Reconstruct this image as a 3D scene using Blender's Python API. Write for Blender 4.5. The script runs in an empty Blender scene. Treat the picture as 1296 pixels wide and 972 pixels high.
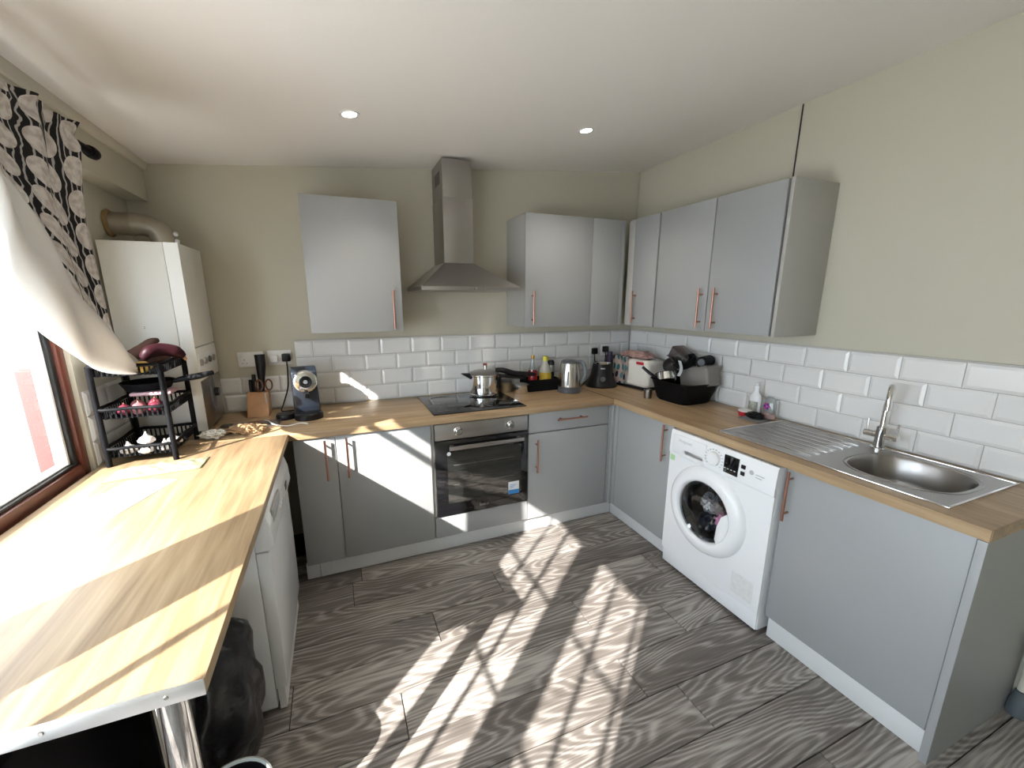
import bpy, bmesh, math, random
from mathutils import Vector, Matrix
random.seed(7)
S = bpy.context.scene
COL = S.collection
PI = math.pi

# ------------------------------------------------------------------ camera, light, exposure
cam_d = bpy.data.cameras.new('camera'); cam = bpy.data.objects.new('camera', cam_d); COL.objects.link(cam)
S.camera = cam
cam_d.sensor_width = 36.0; cam_d.lens = 36.0 * 524.94 / 1296
cam_d.shift_x = 7.733 / 1296; cam_d.shift_y = 13.185 / 1296
cam_d.clip_start = 0.02
yaw, pitch, roll = -0.3858, -0.2221, -0.0019
fw = Vector((-math.sin(yaw) * math.cos(pitch), math.cos(yaw) * math.cos(pitch), math.sin(pitch)))
rt = Vector((math.cos(yaw), math.sin(yaw), 0)); up = rt.cross(fw)
r2 = math.cos(roll) * rt + math.sin(roll) * up; u2 = -math.sin(roll) * rt + math.cos(roll) * up
M = Matrix((r2, u2, -fw)).transposed().to_4x4(); M.translation = Vector((-2.2792, -2.8491, 1.5158))
cam.matrix_world = M

W = bpy.data.worlds.new('world'); S.world = W; W.use_nodes = True
bg = W.node_tree.nodes['Background']
bg.inputs[0].default_value = (0.76, 0.88, 1.0, 1); bg.inputs[1].default_value = 4.5

sun_d = bpy.data.lights.new('sun_offscreen', 'SUN'); sun_d.energy = 10.0; sun_d.angle = 0.011; sun_d.color = (1.0, 0.965, 0.91)
sun = bpy.data.objects.new('sun_offscreen', sun_d); COL.objects.link(sun); sun.location = (-8, -7, 6)
SUN = Vector((1.0, 0.88, -0.83)).normalized()
sun.rotation_euler = SUN.to_track_quat('-Z', 'Y').to_euler()

S.view_settings.view_transform = 'Standard'; S.view_settings.look = 'None'
S.view_settings.gamma = 1.0; S.view_settings.use_curve_mapping = False
S.view_settings.exposure = 1.2

# ------------------------------------------------------------------ materials
MT = {}
def nodes(name):
    m = bpy.data.materials.new(name); m.use_nodes = True
    nt = m.node_tree
    return m, nt, nt.nodes['Principled BSDF']
def mat(name, col, rough=0.5, metal=0.0, bump=0.0, bscale=60.0, var=0.0, vscale=4.0, **kw):
    if name in MT: return MT[name]
    m, nt, p = nodes(name)
    p.inputs['Base Color'].default_value = (*col, 1); p.inputs['Roughness'].default_value = rough
    p.inputs['Metallic'].default_value = metal
    for k, v in kw.items():
        p.inputs[k.replace('_', ' ')].default_value = v
    tc = nt.nodes.new('ShaderNodeTexCoord')
    if bump:
        n = nt.nodes.new('ShaderNodeTexNoise'); n.inputs['Scale'].default_value = bscale; n.inputs['Detail'].default_value = 4
        b = nt.nodes.new('ShaderNodeBump'); b.inputs['Strength'].default_value = bump; b.inputs['Distance'].default_value = 0.01
        nt.links.new(tc.outputs['Object'], n.inputs['Vector']); nt.links.new(n.outputs['Fac'], b.inputs['Height'])
        nt.links.new(b.outputs['Normal'], p.inputs['Normal'])
    if var:
        n = nt.nodes.new('ShaderNodeTexNoise'); n.inputs['Scale'].default_value = vscale; n.inputs['Detail'].default_value = 5
        r = nt.nodes.new('ShaderNodeMix'); r.data_type = 'RGBA'
        r.inputs[6].default_value = (*[c * (1 - var) for c in col], 1); r.inputs[7].default_value = (*[min(1, c * (1 + var)) for c in col], 1)
        nt.links.new(tc.outputs['Object'], n.inputs['Vector']); nt.links.new(n.outputs['Fac'], r.inputs[0])
        nt.links.new(r.outputs[2], p.inputs['Base Color'])
    MT[name] = m; return m

def ramp(nt, stops):
    r = nt.nodes.new('ShaderNodeValToRGB'); e = r.color_ramp.elements
    e[0].position, e[0].color = stops[0][0], (*stops[0][1], 1)
    e[1].position, e[1].color = stops[-1][0], (*stops[-1][1], 1)
    for pos, c in stops[1:-1]:
        x = e.new(pos); x.color = (*c, 1)
    return r
def math_n(nt, op, a, b=None):
    n = nt.nodes.new('ShaderNodeMath'); n.operation = op
    for i, v in enumerate((a, b)):
        if v is None: continue
        if isinstance(v, (int, float)): n.inputs[i].default_value = v
        else: nt.links.new(v, n.inputs[i])
    return n.outputs[0]
def mapping(nt, src, scale, loc=(0, 0, 0)):
    mp = nt.nodes.new('ShaderNodeMapping'); mp.inputs['Scale'].default_value = scale; mp.inputs['Location'].default_value = loc
    nt.links.new(src, mp.inputs['Vector']); return mp.outputs[0]

def wood(name, axis, dark, mid, light, rough=0.42):
    """oak laminate with the grain along one axis"""
    m, nt, p = nodes(name); tc = nt.nodes.new('ShaderNodeTexCoord')
    sc = (1.2, 16, 16) if axis == 'x' else (16, 1.2, 16)
    v = mapping(nt, tc.outputs['Object'], sc)
    n = nt.nodes.new('ShaderNodeTexNoise'); n.inputs['Scale'].default_value = 1.6; n.inputs['Detail'].default_value = 8; n.inputs['Distortion'].default_value = 0.6
    nt.links.new(v, n.inputs['Vector'])
    v2 = mapping(nt, tc.outputs['Object'], (2.2, 60, 60) if axis == 'x' else (60, 2.2, 60))
    n2 = nt.nodes.new('ShaderNodeTexNoise'); n2.inputs['Scale'].default_value = 2.0; n2.inputs['Detail'].default_value = 4
    nt.links.new(v2, n2.inputs['Vector'])
    f = math_n(nt, 'ADD', math_n(nt, 'MULTIPLY', n.outputs['Fac'], 0.7), math_n(nt, 'MULTIPLY', n2.outputs['Fac'], 0.3))
    r = ramp(nt, [(0.3, dark), (0.5, mid), (0.68, light)])
    nt.links.new(f, r.inputs[0]); nt.links.new(r.outputs[0], p.inputs['Base Color'])
    p.inputs['Roughness'].default_value = rough
    MT[name] = m; return m

def plank_mat():
    m, nt, p = nodes('grey oak laminate'); tc = nt.nodes.new('ShaderNodeTexCoord'); oi = nt.nodes.new('ShaderNodeObjectInfo')
    off = nt.nodes.new('ShaderNodeCombineXYZ')
    nt.links.new(math_n(nt, 'MULTIPLY', oi.outputs['Random'], 37.0), off.inputs[0]); nt.links.new(math_n(nt, 'MULTIPLY', oi.outputs['Random'], 91.0), off.inputs[1])
    add = nt.nodes.new('ShaderNodeVectorMath'); add.operation = 'ADD'
    nt.links.new(tc.outputs['Object'], add.inputs[0]); nt.links.new(off.outputs[0], add.inputs[1])
    v = mapping(nt, add.outputs[0], (0.9, 4.6, 1))
    n = nt.nodes.new('ShaderNodeTexNoise'); n.noise_dimensions = '2D'; n.inputs['Scale'].default_value = 1.0; n.inputs['Detail'].default_value = 2.2; n.inputs['Roughness'].default_value = 0.35
    nt.links.new(v, n.inputs['Vector'])
    rings = math_n(nt, 'SINE', math_n(nt, 'MULTIPLY', n.outputs['Fac'], 150.0))
    v2 = mapping(nt, add.outputs[0], (5, 120, 1))
    n2 = nt.nodes.new('ShaderNodeTexNoise'); n2.noise_dimensions = '2D'; n2.inputs['Scale'].default_value = 1.0; n2.inputs['Detail'].default_value = 4
    nt.links.new(v2, n2.inputs['Vector'])
    v3 = mapping(nt, add.outputs[0], (1.2, 5, 1))
    n3 = nt.nodes.new('ShaderNodeTexNoise'); n3.noise_dimensions = '2D'; n3.inputs['Scale'].default_value = 1.0; n3.inputs['Detail'].default_value = 2
    nt.links.new(v3, n3.inputs['Vector'])
    ringamt = math_n(nt, 'SUBTRACT', math_n(nt, 'MULTIPLY', math_n(nt, 'POWER', math_n(nt, 'ADD', math_n(nt, 'MULTIPLY', rings, 0.5), 0.5), 1.5), 0.19), 0.02)
    f = math_n(nt, 'ADD', math_n(nt, 'ADD', ringamt, math_n(nt, 'MULTIPLY', n2.outputs['Fac'], 0.48)), math_n(nt, 'MULTIPLY', n3.outputs['Fac'], 0.5))
    f = math_n(nt, 'ADD', f, math_n(nt, 'MULTIPLY', oi.outputs['Random'], 0.12))
    r = ramp(nt, [(0.25, (0.065, 0.054, 0.047)), (0.55, (0.155, 0.136, 0.122)), (0.85, (0.44, 0.41, 0.38))])
    nt.links.new(f, r.inputs[0]); nt.links.new(r.outputs[0], p.inputs['Base Color'])
    b = nt.nodes.new('ShaderNodeBump'); b.inputs['Strength'].default_value = 0.15; b.inputs['Distance'].default_value = 0.002
    nt.links.new(f, b.inputs['Height']); nt.links.new(b.outputs['Normal'], p.inputs['Normal'])
    p.inputs['Roughness'].default_value = 0.42
    MT['plank'] = m; return m

M_wall = mat('wall paint', (0.535, 0.505, 0.41), 0.85, bump=0.05, bscale=120, var=0.03, vscale=1.5)
M_ceil = mat('ceiling paint', (0.86, 0.83, 0.79), 0.9, bump=0.04, bscale=150)
M_trim = mat('off white trim paint', (0.66, 0.62, 0.52), 0.6, var=0.05)
M_tile = mat('white glazed tile', (0.76, 0.75, 0.73), 0.12)
M_grout = mat('grout', (0.50, 0.48, 0.45), 0.9)
M_plank = plank_mat()
M_sub = mat('dark underlay', (0.03, 0.026, 0.022), 0.9)
M_oakx = wood('oak worktop along x', 'x', (0.23, 0.145, 0.075), (0.38, 0.26, 0.145), (0.48, 0.35, 0.21))
M_oaky = wood('oak worktop along y', 'y', (0.23, 0.145, 0.075), (0.38, 0.26, 0.145), (0.48, 0.35, 0.21))
M_oakl = wood('oak breakfast top', 'y', (0.23, 0.145, 0.075), (0.38, 0.26, 0.145), (0.48, 0.35, 0.21), 0.42)
M_grey = mat('grey cabinet laminate', (0.325, 0.332, 0.332), 0.38, bump=0.012, bscale=40)
M_side = mat('pale grey carcass', (0.41, 0.40, 0.375), 0.5)
M_dark = mat('dark edging', (0.035, 0.035, 0.04), 0.6)
M_plinth = mat('white plinth', (0.66, 0.67, 0.67), 0.4)
M_copper = mat('brushed copper', (0.42, 0.22, 0.165), 0.32, 1.0)
M_steel = mat('brushed stainless', (0.38, 0.365, 0.35), 0.30, 1.0, bump=0.02, bscale=200)
M_steeld = mat('hood stainless', (0.38, 0.365, 0.35), 0.34, 1.0, bump=0.02, bscale=200)
M_chrome = mat('chrome', (0.78, 0.78, 0.78), 0.06, 1.0)
M_alu = mat('aluminium strip', (0.72, 0.74, 0.76), 0.35, 1.0)
M_bglass = mat('black glass', (0.006, 0.006, 0.007), 0.04, IOR=1.55)
M_pane = mat('oven window glass', (0.012, 0.013, 0.012), 0.03, IOR=2.1)
M_white = mat('white enamel', (0.80, 0.81, 0.82), 0.22)
M_whitep = mat('white plastic', (0.74, 0.74, 0.73), 0.35)
M_cream = mat('cream boiler enamel', (0.74, 0.72, 0.66), 0.35)
M_black = mat('black plastic', (0.008, 0.008, 0.009), 0.35, Specular_IOR_Level=0.3)
M_blackm = mat('matt black plastic', (0.006, 0.006, 0.007), 0.6, Specular_IOR_Level=0.12)
M_dgrey = mat('dark grey plastic', (0.09, 0.095, 0.105), 0.4)
M_brown = mat('mahogany window frame', (0.12, 0.035, 0.022), 0.35, var=0.25, vscale=8)
M_seal = mat('black rubber seal', (0.01, 0.01, 0.01), 0.5)
M_red = mat('red plastic', (0.45, 0.02, 0.03), 0.35)
M_tan = mat('beech wood', (0.42, 0.22, 0.10), 0.5, var=0.2, vscale=20)
M_glass = None
def glass_mat(name, tint=(1, 1, 1), rough=0.0, alpha=0.12):
    m, nt, p = nodes(name)
    nt.nodes.remove(p)
    out = nt.nodes['Material Output']
    tr = nt.nodes.new('ShaderNodeBsdfTransparent'); tr.inputs[0].default_value = (*tint, 1)
    gl = nt.nodes.new('ShaderNodeBsdfGlossy'); gl.inputs['Roughness'].default_value = rough
    mx = nt.nodes.new('ShaderNodeMixShader'); fr = nt.nodes.new('ShaderNodeLayerWeight'); fr.inputs[0].default_value = 0.5
    f = math_n(nt, 'ADD', math_n(nt, 'MULTIPLY', math_n(nt, 'POWER', fr.outputs['Facing'], 4.0), 0.7), alpha)
    nt.links.new(f, mx.inputs[0]); nt.links.new(tr.outputs[0], mx.inputs[1]); nt.links.new(gl.outputs[0], mx.inputs[2])
    nt.links.new(mx.outputs[0], out.inputs[0]); MT[name] = m; return m
M_glass = glass_mat('window glass', alpha=0.04)
M_bottle = glass_mat('clear bottle', (0.88, 0.9, 0.9), 0.02, 0.12)
M_smoke = glass_mat('smoked plastic', (0.45, 0.38, 0.38), 0.1, 0.15)

# ------------------------------------------------------------------ mesh building
class MB:
    def __init__(s): s.bm = bmesh.new()
    def _merge(s, b2, mtx=None):
        if mtx is not None: bmesh.ops.transform(b2, matrix=mtx, verts=b2.verts)
        me = bpy.data.meshes.new('tmp'); b2.to_mesh(me); b2.free(); s.bm.from_mesh(me); bpy.data.meshes.remove(me)
        return s
    def box(s, x0, x1, y0, y1, z0, z1, bev=0.0, seg=2, mtx=None):
        b = bmesh.new(); bmesh.ops.create_cube(b, size=1)
        for v in b.verts:
            v.co = ((x0 + x1) / 2 + v.co.x * (x1 - x0), (y0 + y1) / 2 + v.co.y * (y1 - y0), (z0 + z1) / 2 + v.co.z * (z1 - z0))
        if bev: bmesh.ops.bevel(b, geom=b.edges[:], offset=bev, segments=seg, profile=0.5, affect='EDGES')
        return s._merge(b, mtx)
    def cyl(s, p0, p1, r0, r1=None, n=20):
        r1 = r0 if r1 is None else r1
        p0, p1 = Vector(p0), Vector(p1); d = p1 - p0
        b = bmesh.new(); bmesh.ops.create_cone(b, cap_ends=True, segments=n, radius1=r0, radius2=max(r1, 1e-5), depth=d.length)
        q = d.to_track_quat('Z', 'Y').to_matrix().to_4x4(); q.translation = (p0 + p1) / 2
        return s._merge(b, q)
    def lathe(s, prof, c=(0, 0, 0), n=28, axis=(0, 0, 1), sq=None, caps=True):
        """prof: (radius, height) pairs along the axis; sq=(sx,sy) squashes the section"""
        b = bmesh.new(); rings = []
        for r, z in prof:
            if r < 1e-5: rings.append([b.verts.new((0, 0, z))])
            else:
                sx, sy = sq or (1, 1)
                rings.append([b.verts.new((r * sx * math.cos(2 * PI * i / n), r * sy * math.sin(2 * PI * i / n), z)) for i in range(n)])
        for a, d in zip(rings, rings[1:]):
            for i in range(n):
                j = (i + 1) % n
                if len(a) == 1 and len(d) == 1: continue
                if len(a) == 1: b.faces.new((a[0], d[i], d[j]))
                elif len(d) == 1: b.faces.new((a[i], d[0], a[j]))
                else: b.faces.new((a[i], a[j], d[j], d[i]))
        if caps and prof[0] != prof[-1]:
            for k in (0, -1):
                if len(rings[k]) > 1: b.faces.new(rings[k])
        bmesh.ops.recalc_face_normals(b, faces=b.faces)
        q = Vector(axis).to_track_quat('Z', 'Y').to_matrix().to_4x4(); q.translation = Vector(c)
        return s._merge(b, q)
    def tube(s, pts, r, n=10, sub=6, closed=False):
        P = [Vector(p) for p in pts]; rr = r if isinstance(r, (list, tuple)) else [r] * len(P)
        Q, R = [], []
        m = len(P)
        rng = range(m if closed else m - 1)
        for i in rng:
            g = lambda k: P[k % m] if closed else P[max(0, min(m - 1, k))]
            a, b_, c, d = g(i - 1), g(i), g(i + 1), g(i + 2)
            for k in range(sub):
                t = k / sub
                Q.append(0.5 * ((2 * b_) + (c - a) * t + (2 * a - 5 * b_ + 4 * c - d) * t * t + (3 * b_ - a - 3 * c + d) * t ** 3))
                R.append(rr[i] * (1 - t) + rr[(i + 1) % m] * t)
        if not closed: Q.append(P[-1]); R.append(rr[-1])
        b = bmesh.new(); rings = []; nrm = None; L = len(Q)
        for i in range(L):
            t = (Q[(i + 1) % L] - Q[i - 1]) if closed else (Q[min(i + 1, L - 1)] - Q[max(i - 1, 0)])
            t = t.normalized() if t.length > 1e-9 else Vector((0, 0, 1))
            if nrm is None:
                nrm = t.orthogonal().normalized()
            nrm = (nrm - t * nrm.dot(t))
            nrm = nrm.normalized() if nrm.length > 1e-6 else t.orthogonal().normalized()
            bi = t.cross(nrm)
            rings.append([b.verts.new(Q[i] + R[i] * (math.cos(2 * PI * k / n) * nrm + math.sin(2 * PI * k / n) * bi)) for k in range(n)])
        for a in range(L if closed else L - 1):
            A, D = rings[a], rings[(a + 1) % L]
            for k in range(n): b.faces.new((A[k], A[(k + 1) % n], D[(k + 1) % n], D[k]))
        if not closed: b.faces.new(rings[0]); b.faces.new(rings[-1])
        bmesh.ops.recalc_face_normals(b, faces=b.faces)
        return s._merge(b)
    def prism(s, poly, axis, a, c, bev=0.0):
        """poly in the two other axes (x->(y,z), y->(x,z), z->(x,y)), extruded from a to c"""
        f = {'x': lambda p, t: (t, p[0], p[1]), 'y': lambda p, t: (p[0], t, p[1]), 'z': lambda p, t: (p[0], p[1], t)}[axis]
        b = bmesh.new(); A = [b.verts.new(f(p, a)) for p in poly]; D = [b.verts.new(f(p, c)) for p in poly]
        n = len(poly)
        for i in range(n): b.faces.new((A[i], A[(i + 1) % n], D[(i + 1) % n], D[i]))
        b.faces.new(A); b.faces.new(D)
        bmesh.ops.recalc_face_normals(b, faces=b.faces)
        if bev: bmesh.ops.bevel(b, geom=b.edges[:], offset=bev, segments=2, profile=0.5, affect='EDGES')
        return s._merge(b)
    def sphere(s, c, r, sc=(1, 1, 1), sub=3, jit=0.0, mtx=None, seed=1, freq=3.0):
        b = bmesh.new(); bmesh.ops.create_icosphere(b, subdivisions=sub, radius=1)
        from mathutils import noise
        for v in b.verts:
            k = 1 + (jit * noise.noise(v.co * freq + Vector((seed * 7.3, seed, 0))) if jit else 0)
            v.co = Vector((v.co.x * sc[0], v.co.y * sc[1], v.co.z * sc[2])) * r * k
        if mtx is not None: bmesh.ops.transform(b, matrix=mtx, verts=b.verts)
        return s._merge(b, Matrix.Translation(Vector(c)))
    def grid(s, f, nu, nv, thick=0.0):
        b = bmesh.new(); uvl = b.loops.layers.uv.new('UVMap')
        V = [[b.verts.new(f(i / nu, j / nv)) for j in range(nv + 1)] for i in range(nu + 1)]
        for i in range(nu):
            for j in range(nv):
                fc = b.faces.new((V[i][j], V[i + 1][j], V[i + 1][j + 1], V[i][j + 1]))
                for l, (a, d) in zip(fc.loops, ((i, j), (i + 1, j), (i + 1, j + 1), (i, j + 1))): l[uvl].uv = (a / nu, d / nv)
        if thick: bmesh.ops.solidify(b, geom=b.faces[:], thickness=thick)
        return s._merge(b)
    def plate_hole(s, rect, hole, f, depth, n=64):
        """flat plate with a hole: rect=(u0,u1,v0,v1), hole=list of n (u,v) around its centre; f(u,v,w)->xyz; back face at -depth"""
        u0, u1, v0, v1 = rect; b = bmesh.new()
        cu = sum(h[0] for h in hole) / len(hole); cv = sum(h[1] for h in hole) / len(hole)
        outer = []
        for (hu, hv) in hole:
            du, dv = hu - cu, hv - cv; t = 1e9
            if du > 1e-9: t = min(t, (u1 - cu) / du)
            if du < -1e-9: t = min(t, (u0 - cu) / du)
            if dv > 1e-9: t = min(t, (v1 - cv) / dv)
            if dv < -1e-9: t = min(t, (v0 - cv) / dv)
            outer.append((cu + du * t, cv + dv * t))
        for (a, d) in ((u0, v0), (u0, v1), (u1, v0), (u1, v1)):       # snap the nearest ray to each corner
            k = min(range(len(outer)), key=lambda i: (outer[i][0] - a) ** 2 + (outer[i][1] - d) ** 2); outer[k] = (a, d)
        m = len(hole)
        vf = lambda L, w: [b.verts.new(f(u, v, w)) for u, v in L]
        A, B = vf(outer, 0), vf(hole, 0); C, D = vf(outer, -depth), vf(hole, -depth)
        for i in range(m):
            j = (i + 1) % m
            b.faces.new((A[i], A[j], B[j], B[i])); b.faces.new((C[i], D[i], D[j], C[j]))
            b.faces.new((A[i], C[i], C[j], A[j])); b.faces.new((B[i], B[j], D[j], D[i]))
        bmesh.ops.recalc_face_normals(b, faces=b.faces)
        return s._merge(b)

ORG = {}
def build(mb, name, material, parent=None, sharp=0.6, loc=None):
    """one mesh object; vertices are given in room coordinates unless the thing was made with local=True"""
    bm = mb.bm
    o0 = ORG.get(parent.name, Vector((0, 0, 0))) if parent is not None else Vector(loc or (0, 0, 0))
    if o0.length: bmesh.ops.translate(bm, vec=-o0, verts=bm.verts)
    for f in bm.faces: f.smooth = True
    for e in bm.edges:
        if len(e.link_faces) == 2 and e.calc_face_angle(0) > sharp: e.smooth = False
    me = bpy.data.meshes.new(name); bm.to_mesh(me); bm.free()
    if material is not None: me.materials.append(material)
    o = bpy.data.objects.new(name, me); COL.objects.link(o)
    if parent is not None: o.parent = parent; ORG[o.name] = o0
    else: o.location = o0; ORG[o.name] = o0
    return o
def tag(o, label=None, cat=None, group=None, kind=None):
    for k, v in (('label', label), ('category', cat), ('group', group), ('kind', kind)):
        if v: o[k] = v
    return o
def thing(name, label, cat, loc=(0, 0, 0), rz=0.0, group=None, local=False, kind=None):
    o = bpy.data.objects.new(name, None); COL.objects.link(o); o.empty_display_size = 0.05
    o.location = loc; o.rotation_euler = (0, 0, rz)
    ORG[o.name] = Vector((0, 0, 0)) if local else Vector(loc)
    return tag(o, label, cat, group, kind)
def one(name, mb, material, label, cat, loc, group=None, sharp=0.6):
    return tag(build(mb, name, material, None, sharp, loc), label, cat, group)
def struct(name, mb, material, label=None, cat=None):
    return tag(build(mb, name, material), label, cat, kind='structure')
def text(body, size, mtx, material, parent, name='lettering'):
    c = bpy.data.curves.new('txt', 'FONT'); c.body = body; c.size = size; c.align_x = 'CENTER'; c.align_y = 'CENTER'; c.extrude = 0.0003; c.resolution_u = 3
    t = bpy.data.objects.new('txt', c); COL.objects.link(t)
    dg = bpy.context.evaluated_depsgraph_get(); me = bpy.data.meshes.new_from_object(t.evaluated_get(dg))
    bpy.data.objects.remove(t); bpy.data.curves.remove(c)
    me.transform(mtx); me.transform(Matrix.Translation(-ORG.get(parent.name, Vector((0, 0, 0)))))
    me.materials.clear(); me.materials.append(material); me.name = name
    o = bpy.data.objects.new(name, me); COL.objects.link(o); o.parent = parent; ORG[o.name] = ORG.get(parent.name, Vector((0, 0, 0)))
    return o
def frame_back(x, y, z):        # lettering on a face that looks towards -y
    return Matrix(((1, 0, 0, x), (0, 0, -1, y), (0, 1, 0, z), (0, 0, 0, 1)))
def frame_right(x, y, z):       # lettering on a face that looks towards -x
    return Matrix(((0, 0, -1, x), (-1, 0, 0, y), (0, 1, 0, z), (0, 0, 0, 1)))

# ------------------------------------------------------------------ the room
ZW = 0.8674; ZU = 0.829; XL = -3.215; YR = -3.65
def cz(x): return 2.4808 + 0.08947 * x

fl = struct('floor', MB().box(-3.3, 0.1, YR - 0.1, 0.1, -0.06, -0.009), M_sub)
joint = {0: -2.26, 1: -1.02, 2: -1.565, 3: -1.952, 4: -1.268, 5: -2.16, 6: -1.266, 7: -1.124, 8: -1.73, 9: -0.86, 10: -2.2, 11: -1.5, 12: -0.9, 13: -2.0, 14: -1.3}
PW, PL = 0.1925, 1.29
for r in range(-1, 16):
    y1 = -0.485 - r * PW; y0 = y1 - PW + 0.0035
    j = joint.get(r, -0.7 - (r * 0.47) % 1.29); xs = [-3.21] + sorted(x for x in (j - PL, j, j + PL) if -3.15 < x < -0.06) + [-0.002]
    for a, b in zip(xs, xs[1:]):
        mb = MB(); mb.box(a + 0.0018, b - 0.0018, y0, y1, -0.009, 0.0, 0.0015, 1)
        cx, cy = (a + b) / 2, (y0 + y1) / 2
        o = build(mb, 'plank', M_plank, None, 0.6, (cx, cy, 0)); o.parent = fl

struct('ceiling', MB().prism([(-3.4, cz(-3.4)), (0.1, cz(0.1)), (0.1, 2.62), (-3.4, 2.62)], 'y', YR - 0.1, 0.1), M_ceil)
wb = struct('wall_back', MB().box(-3.32, 0.1, 0.0, 0.1, -0.05, 2.6), M_wall)
wr = struct('wall_right', MB().box(0.0, 0.1, YR - 0.1, 0.0, -0.05, 2.6), M_wall)
struct('wall_rear', MB().box(-3.32, 0.0, YR - 0.1, YR, -0.05, 2.6), M_wall)
XO = -3.315
WY0, WY1, WZ1 = -2.13, -0.79, 2.0          # window opening
DY0, DY1, DZ1 = -3.56, -2.27, 2.0          # glazed doors opening
mb = MB()
for (a, b, c, d) in ((WY1, 0.0, -0.05, 2.6), (WY0, WY1, -0.05, 0.838), (WY0, WY1, WZ1, 2.6), (DY1, WY0, -0.05, 2.6), (DY0, DY1, DZ1, 2.6), (YR, DY0, -0.05, 2.6)):
    mb.box(XO, XL, a, b, c, d)
wl = struct('wall_left', mb, M_wall)
struct('trim_1', MB().box(XL, -3.124, YR, 0.0, 2.02, cz(-3.124) + 0.02), M_wall)
struct('trim_2', MB().prism([(-3.124, 2.168), (-3.112, 2.17), (-3.100, cz(-3.1) - 0.003), (-3.100, cz(-3.1) + 0.01), (-3.124, cz(-3.1) + 0.01)], 'y', YR, 0.0), M_trim)
struct('tile_top_shade_back', MB().box(-2.52, -0.010, -0.0115, 0.0, ZW + 0.4105, ZW + 0.4175), M_grout)  # thin strip in grout grey, drawn in as the shadow line above the tiles
struct('tile_top_shade_right', MB().box(-0.0115, 0.0, -3.0, 0.0, ZW + 0.4105, ZW + 0.4175), M_grout)  # same drawn-in shadow line along the side wall tiles
struct('baseboard_right', MB().box(-0.014, 0.0, YR, -2.5, 0.0, 0.11, 0.003), M_plinth)

# bevelled metro tiles, one by one
def tile_mesh(w, h, fx):
    b = bmesh.new(); d0, d1, e = 0.004, 0.0095, 0.013
    L = [(0, 0), (w, 0), (w, h), (0, h)]; I = [(min(e, w * .3), e), (w - min(e, w * .3), e), (w - min(e, w * .3), h - e), (min(e, w * .3), h - e)]
    A = [b.verts.new(fx(u, v, 0.0)) for u, v in L]; B = [b.verts.new(fx(u, v, d0)) for u, v in L]; C = [b.verts.new(fx(u, v, d1)) for u, v in I]
    for i in range(4):
        j = (i + 1) % 4
        b.faces.new((A[i], A[j], B[j], B[i])); b.faces.new((B[i], B[j], C[j], C[i]))
    b.faces.new(C); bmesh.ops.recalc_face_normals(b, faces=b.faces)
    me = bpy.data.meshes.new('tile'); b.to_mesh(me); b.free(); me.materials.append(M_tile); return me
TW, TH, TG = 0.2025, 0.1025, 0.003
tcache = {}
def tiles(parent, fx, key, spans, start_even, start_odd, loc):
    """spans: per row (u0,u1); u grows along the wall"""
    for row, (u0, u1) in enumerate(spans):
        st = start_even if row % 2 == 0 else start_odd
        u = st
        while u > u0: u -= TW
        while u < u1:
            a, b = max(u, u0), min(u + TW - TG, u1)
            if b - a > 0.012:
                k = (key, round(b - a, 4))
                if k not in tcache: tcache[k] = tile_mesh(b - a, TH - TG, fx)
                o = bpy.data.objects.new('tile', tcache[k]); COL.objects.link(o); o.parent = parent
                o.location = loc(a, ZW + 0.002 + row * TH)
            u += TW
# rows counted from the worktop up; top row joints at x = -0.1918 - k*0.2025 on the back wall
fb = lambda u, v, d: (u, -d, v)
tiles(wb, fb, 'b', [(-3.2, -0.011), (-3.2, -0.011), (-2.52, -0.011), (-2.52, -0.011)], -0.1918 + TW / 2, -0.1918, lambda a, z: (a, -0.0012, z))
fr_ = lambda u, v, d: (-d, u, v)
tiles(wr, fr_, 'r', [(-3.0, -0.011)] * 4, -0.2153 + TW / 2, -0.2153, lambda a, z: (-0.0012, a, z))
fl_ = lambda u, v, d: (d, u, v)
tiles(wl, fl_, 'l', [(-0.775, -0.45)] * 3, -0.6, -0.5, lambda a, z: (XL + 0.0012, a, z))
for par, bx in ((wb, (-3.2, -0.0, -0.0012, 0.0, ZW, ZW + 2 * TH)), (wb, (-2.52, -0.0, -0.0014, 0.0, ZW, ZW + 4 * TH)), (wr, (-0.0012, 0, -3.0, 0.0, ZW, ZW + 4 * TH))):
    build(MB().box(*bx), 'grout', M_grout, par)

# window over the breakfast top
w1 = thing('window_1', None, None, (-3.26, -1.45, 0.868), kind='structure')
def opening_frame(parent, y0, y1, z0, z1, x0, x1, t, name='frame', m=M_brown, tb=None):
    tb = t if tb is None else tb
    mb = MB()
    mb.box(x0, x1, y0, y0 + t, z0, z1, 0.004); mb.box(x0, x1, y1 - t, y1, z0, z1, 0.004)
    mb.box(x0, x1, y0 + t, y1 - t, z0, z0 + tb, 0.004); mb.box(x0, x1, y0 + t, y1 - t, z1 - t, z1, 0.004)
    return build(mb, name, m, parent)
opening_frame(w1, WY0 + 0.002, WY1 - 0.002, 0.84, WZ1 - 0.002, -3.305, -3.228, 0.042, tb=0.062)
opening_frame(w1, WY0 + 0.044, WY1 - 0.044, 0.902, WZ1 - 0.044, -3.295, -3.24, 0.026, 'seal', M_seal, tb=0.012)
opening_frame(w1, WY0 + 0.07, WY1 - 0.07, 0.914, WZ1 - 0.07, -3.29, -3.252, 0.016, 'glazing_bead', M_whitep, tb=0.008)
build(MB().box(-3.285, -3.245, WY0 + 0.045, WY1 - 0.045, 1.775, 1.80, 0.003), 'transom', M_brown, w1)
build(MB().box(-3.268, -3.262, WY0 + 0.082, WY1 - 0.082, 0.92, 1.772), 'pane', M_glass, w1)
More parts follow.
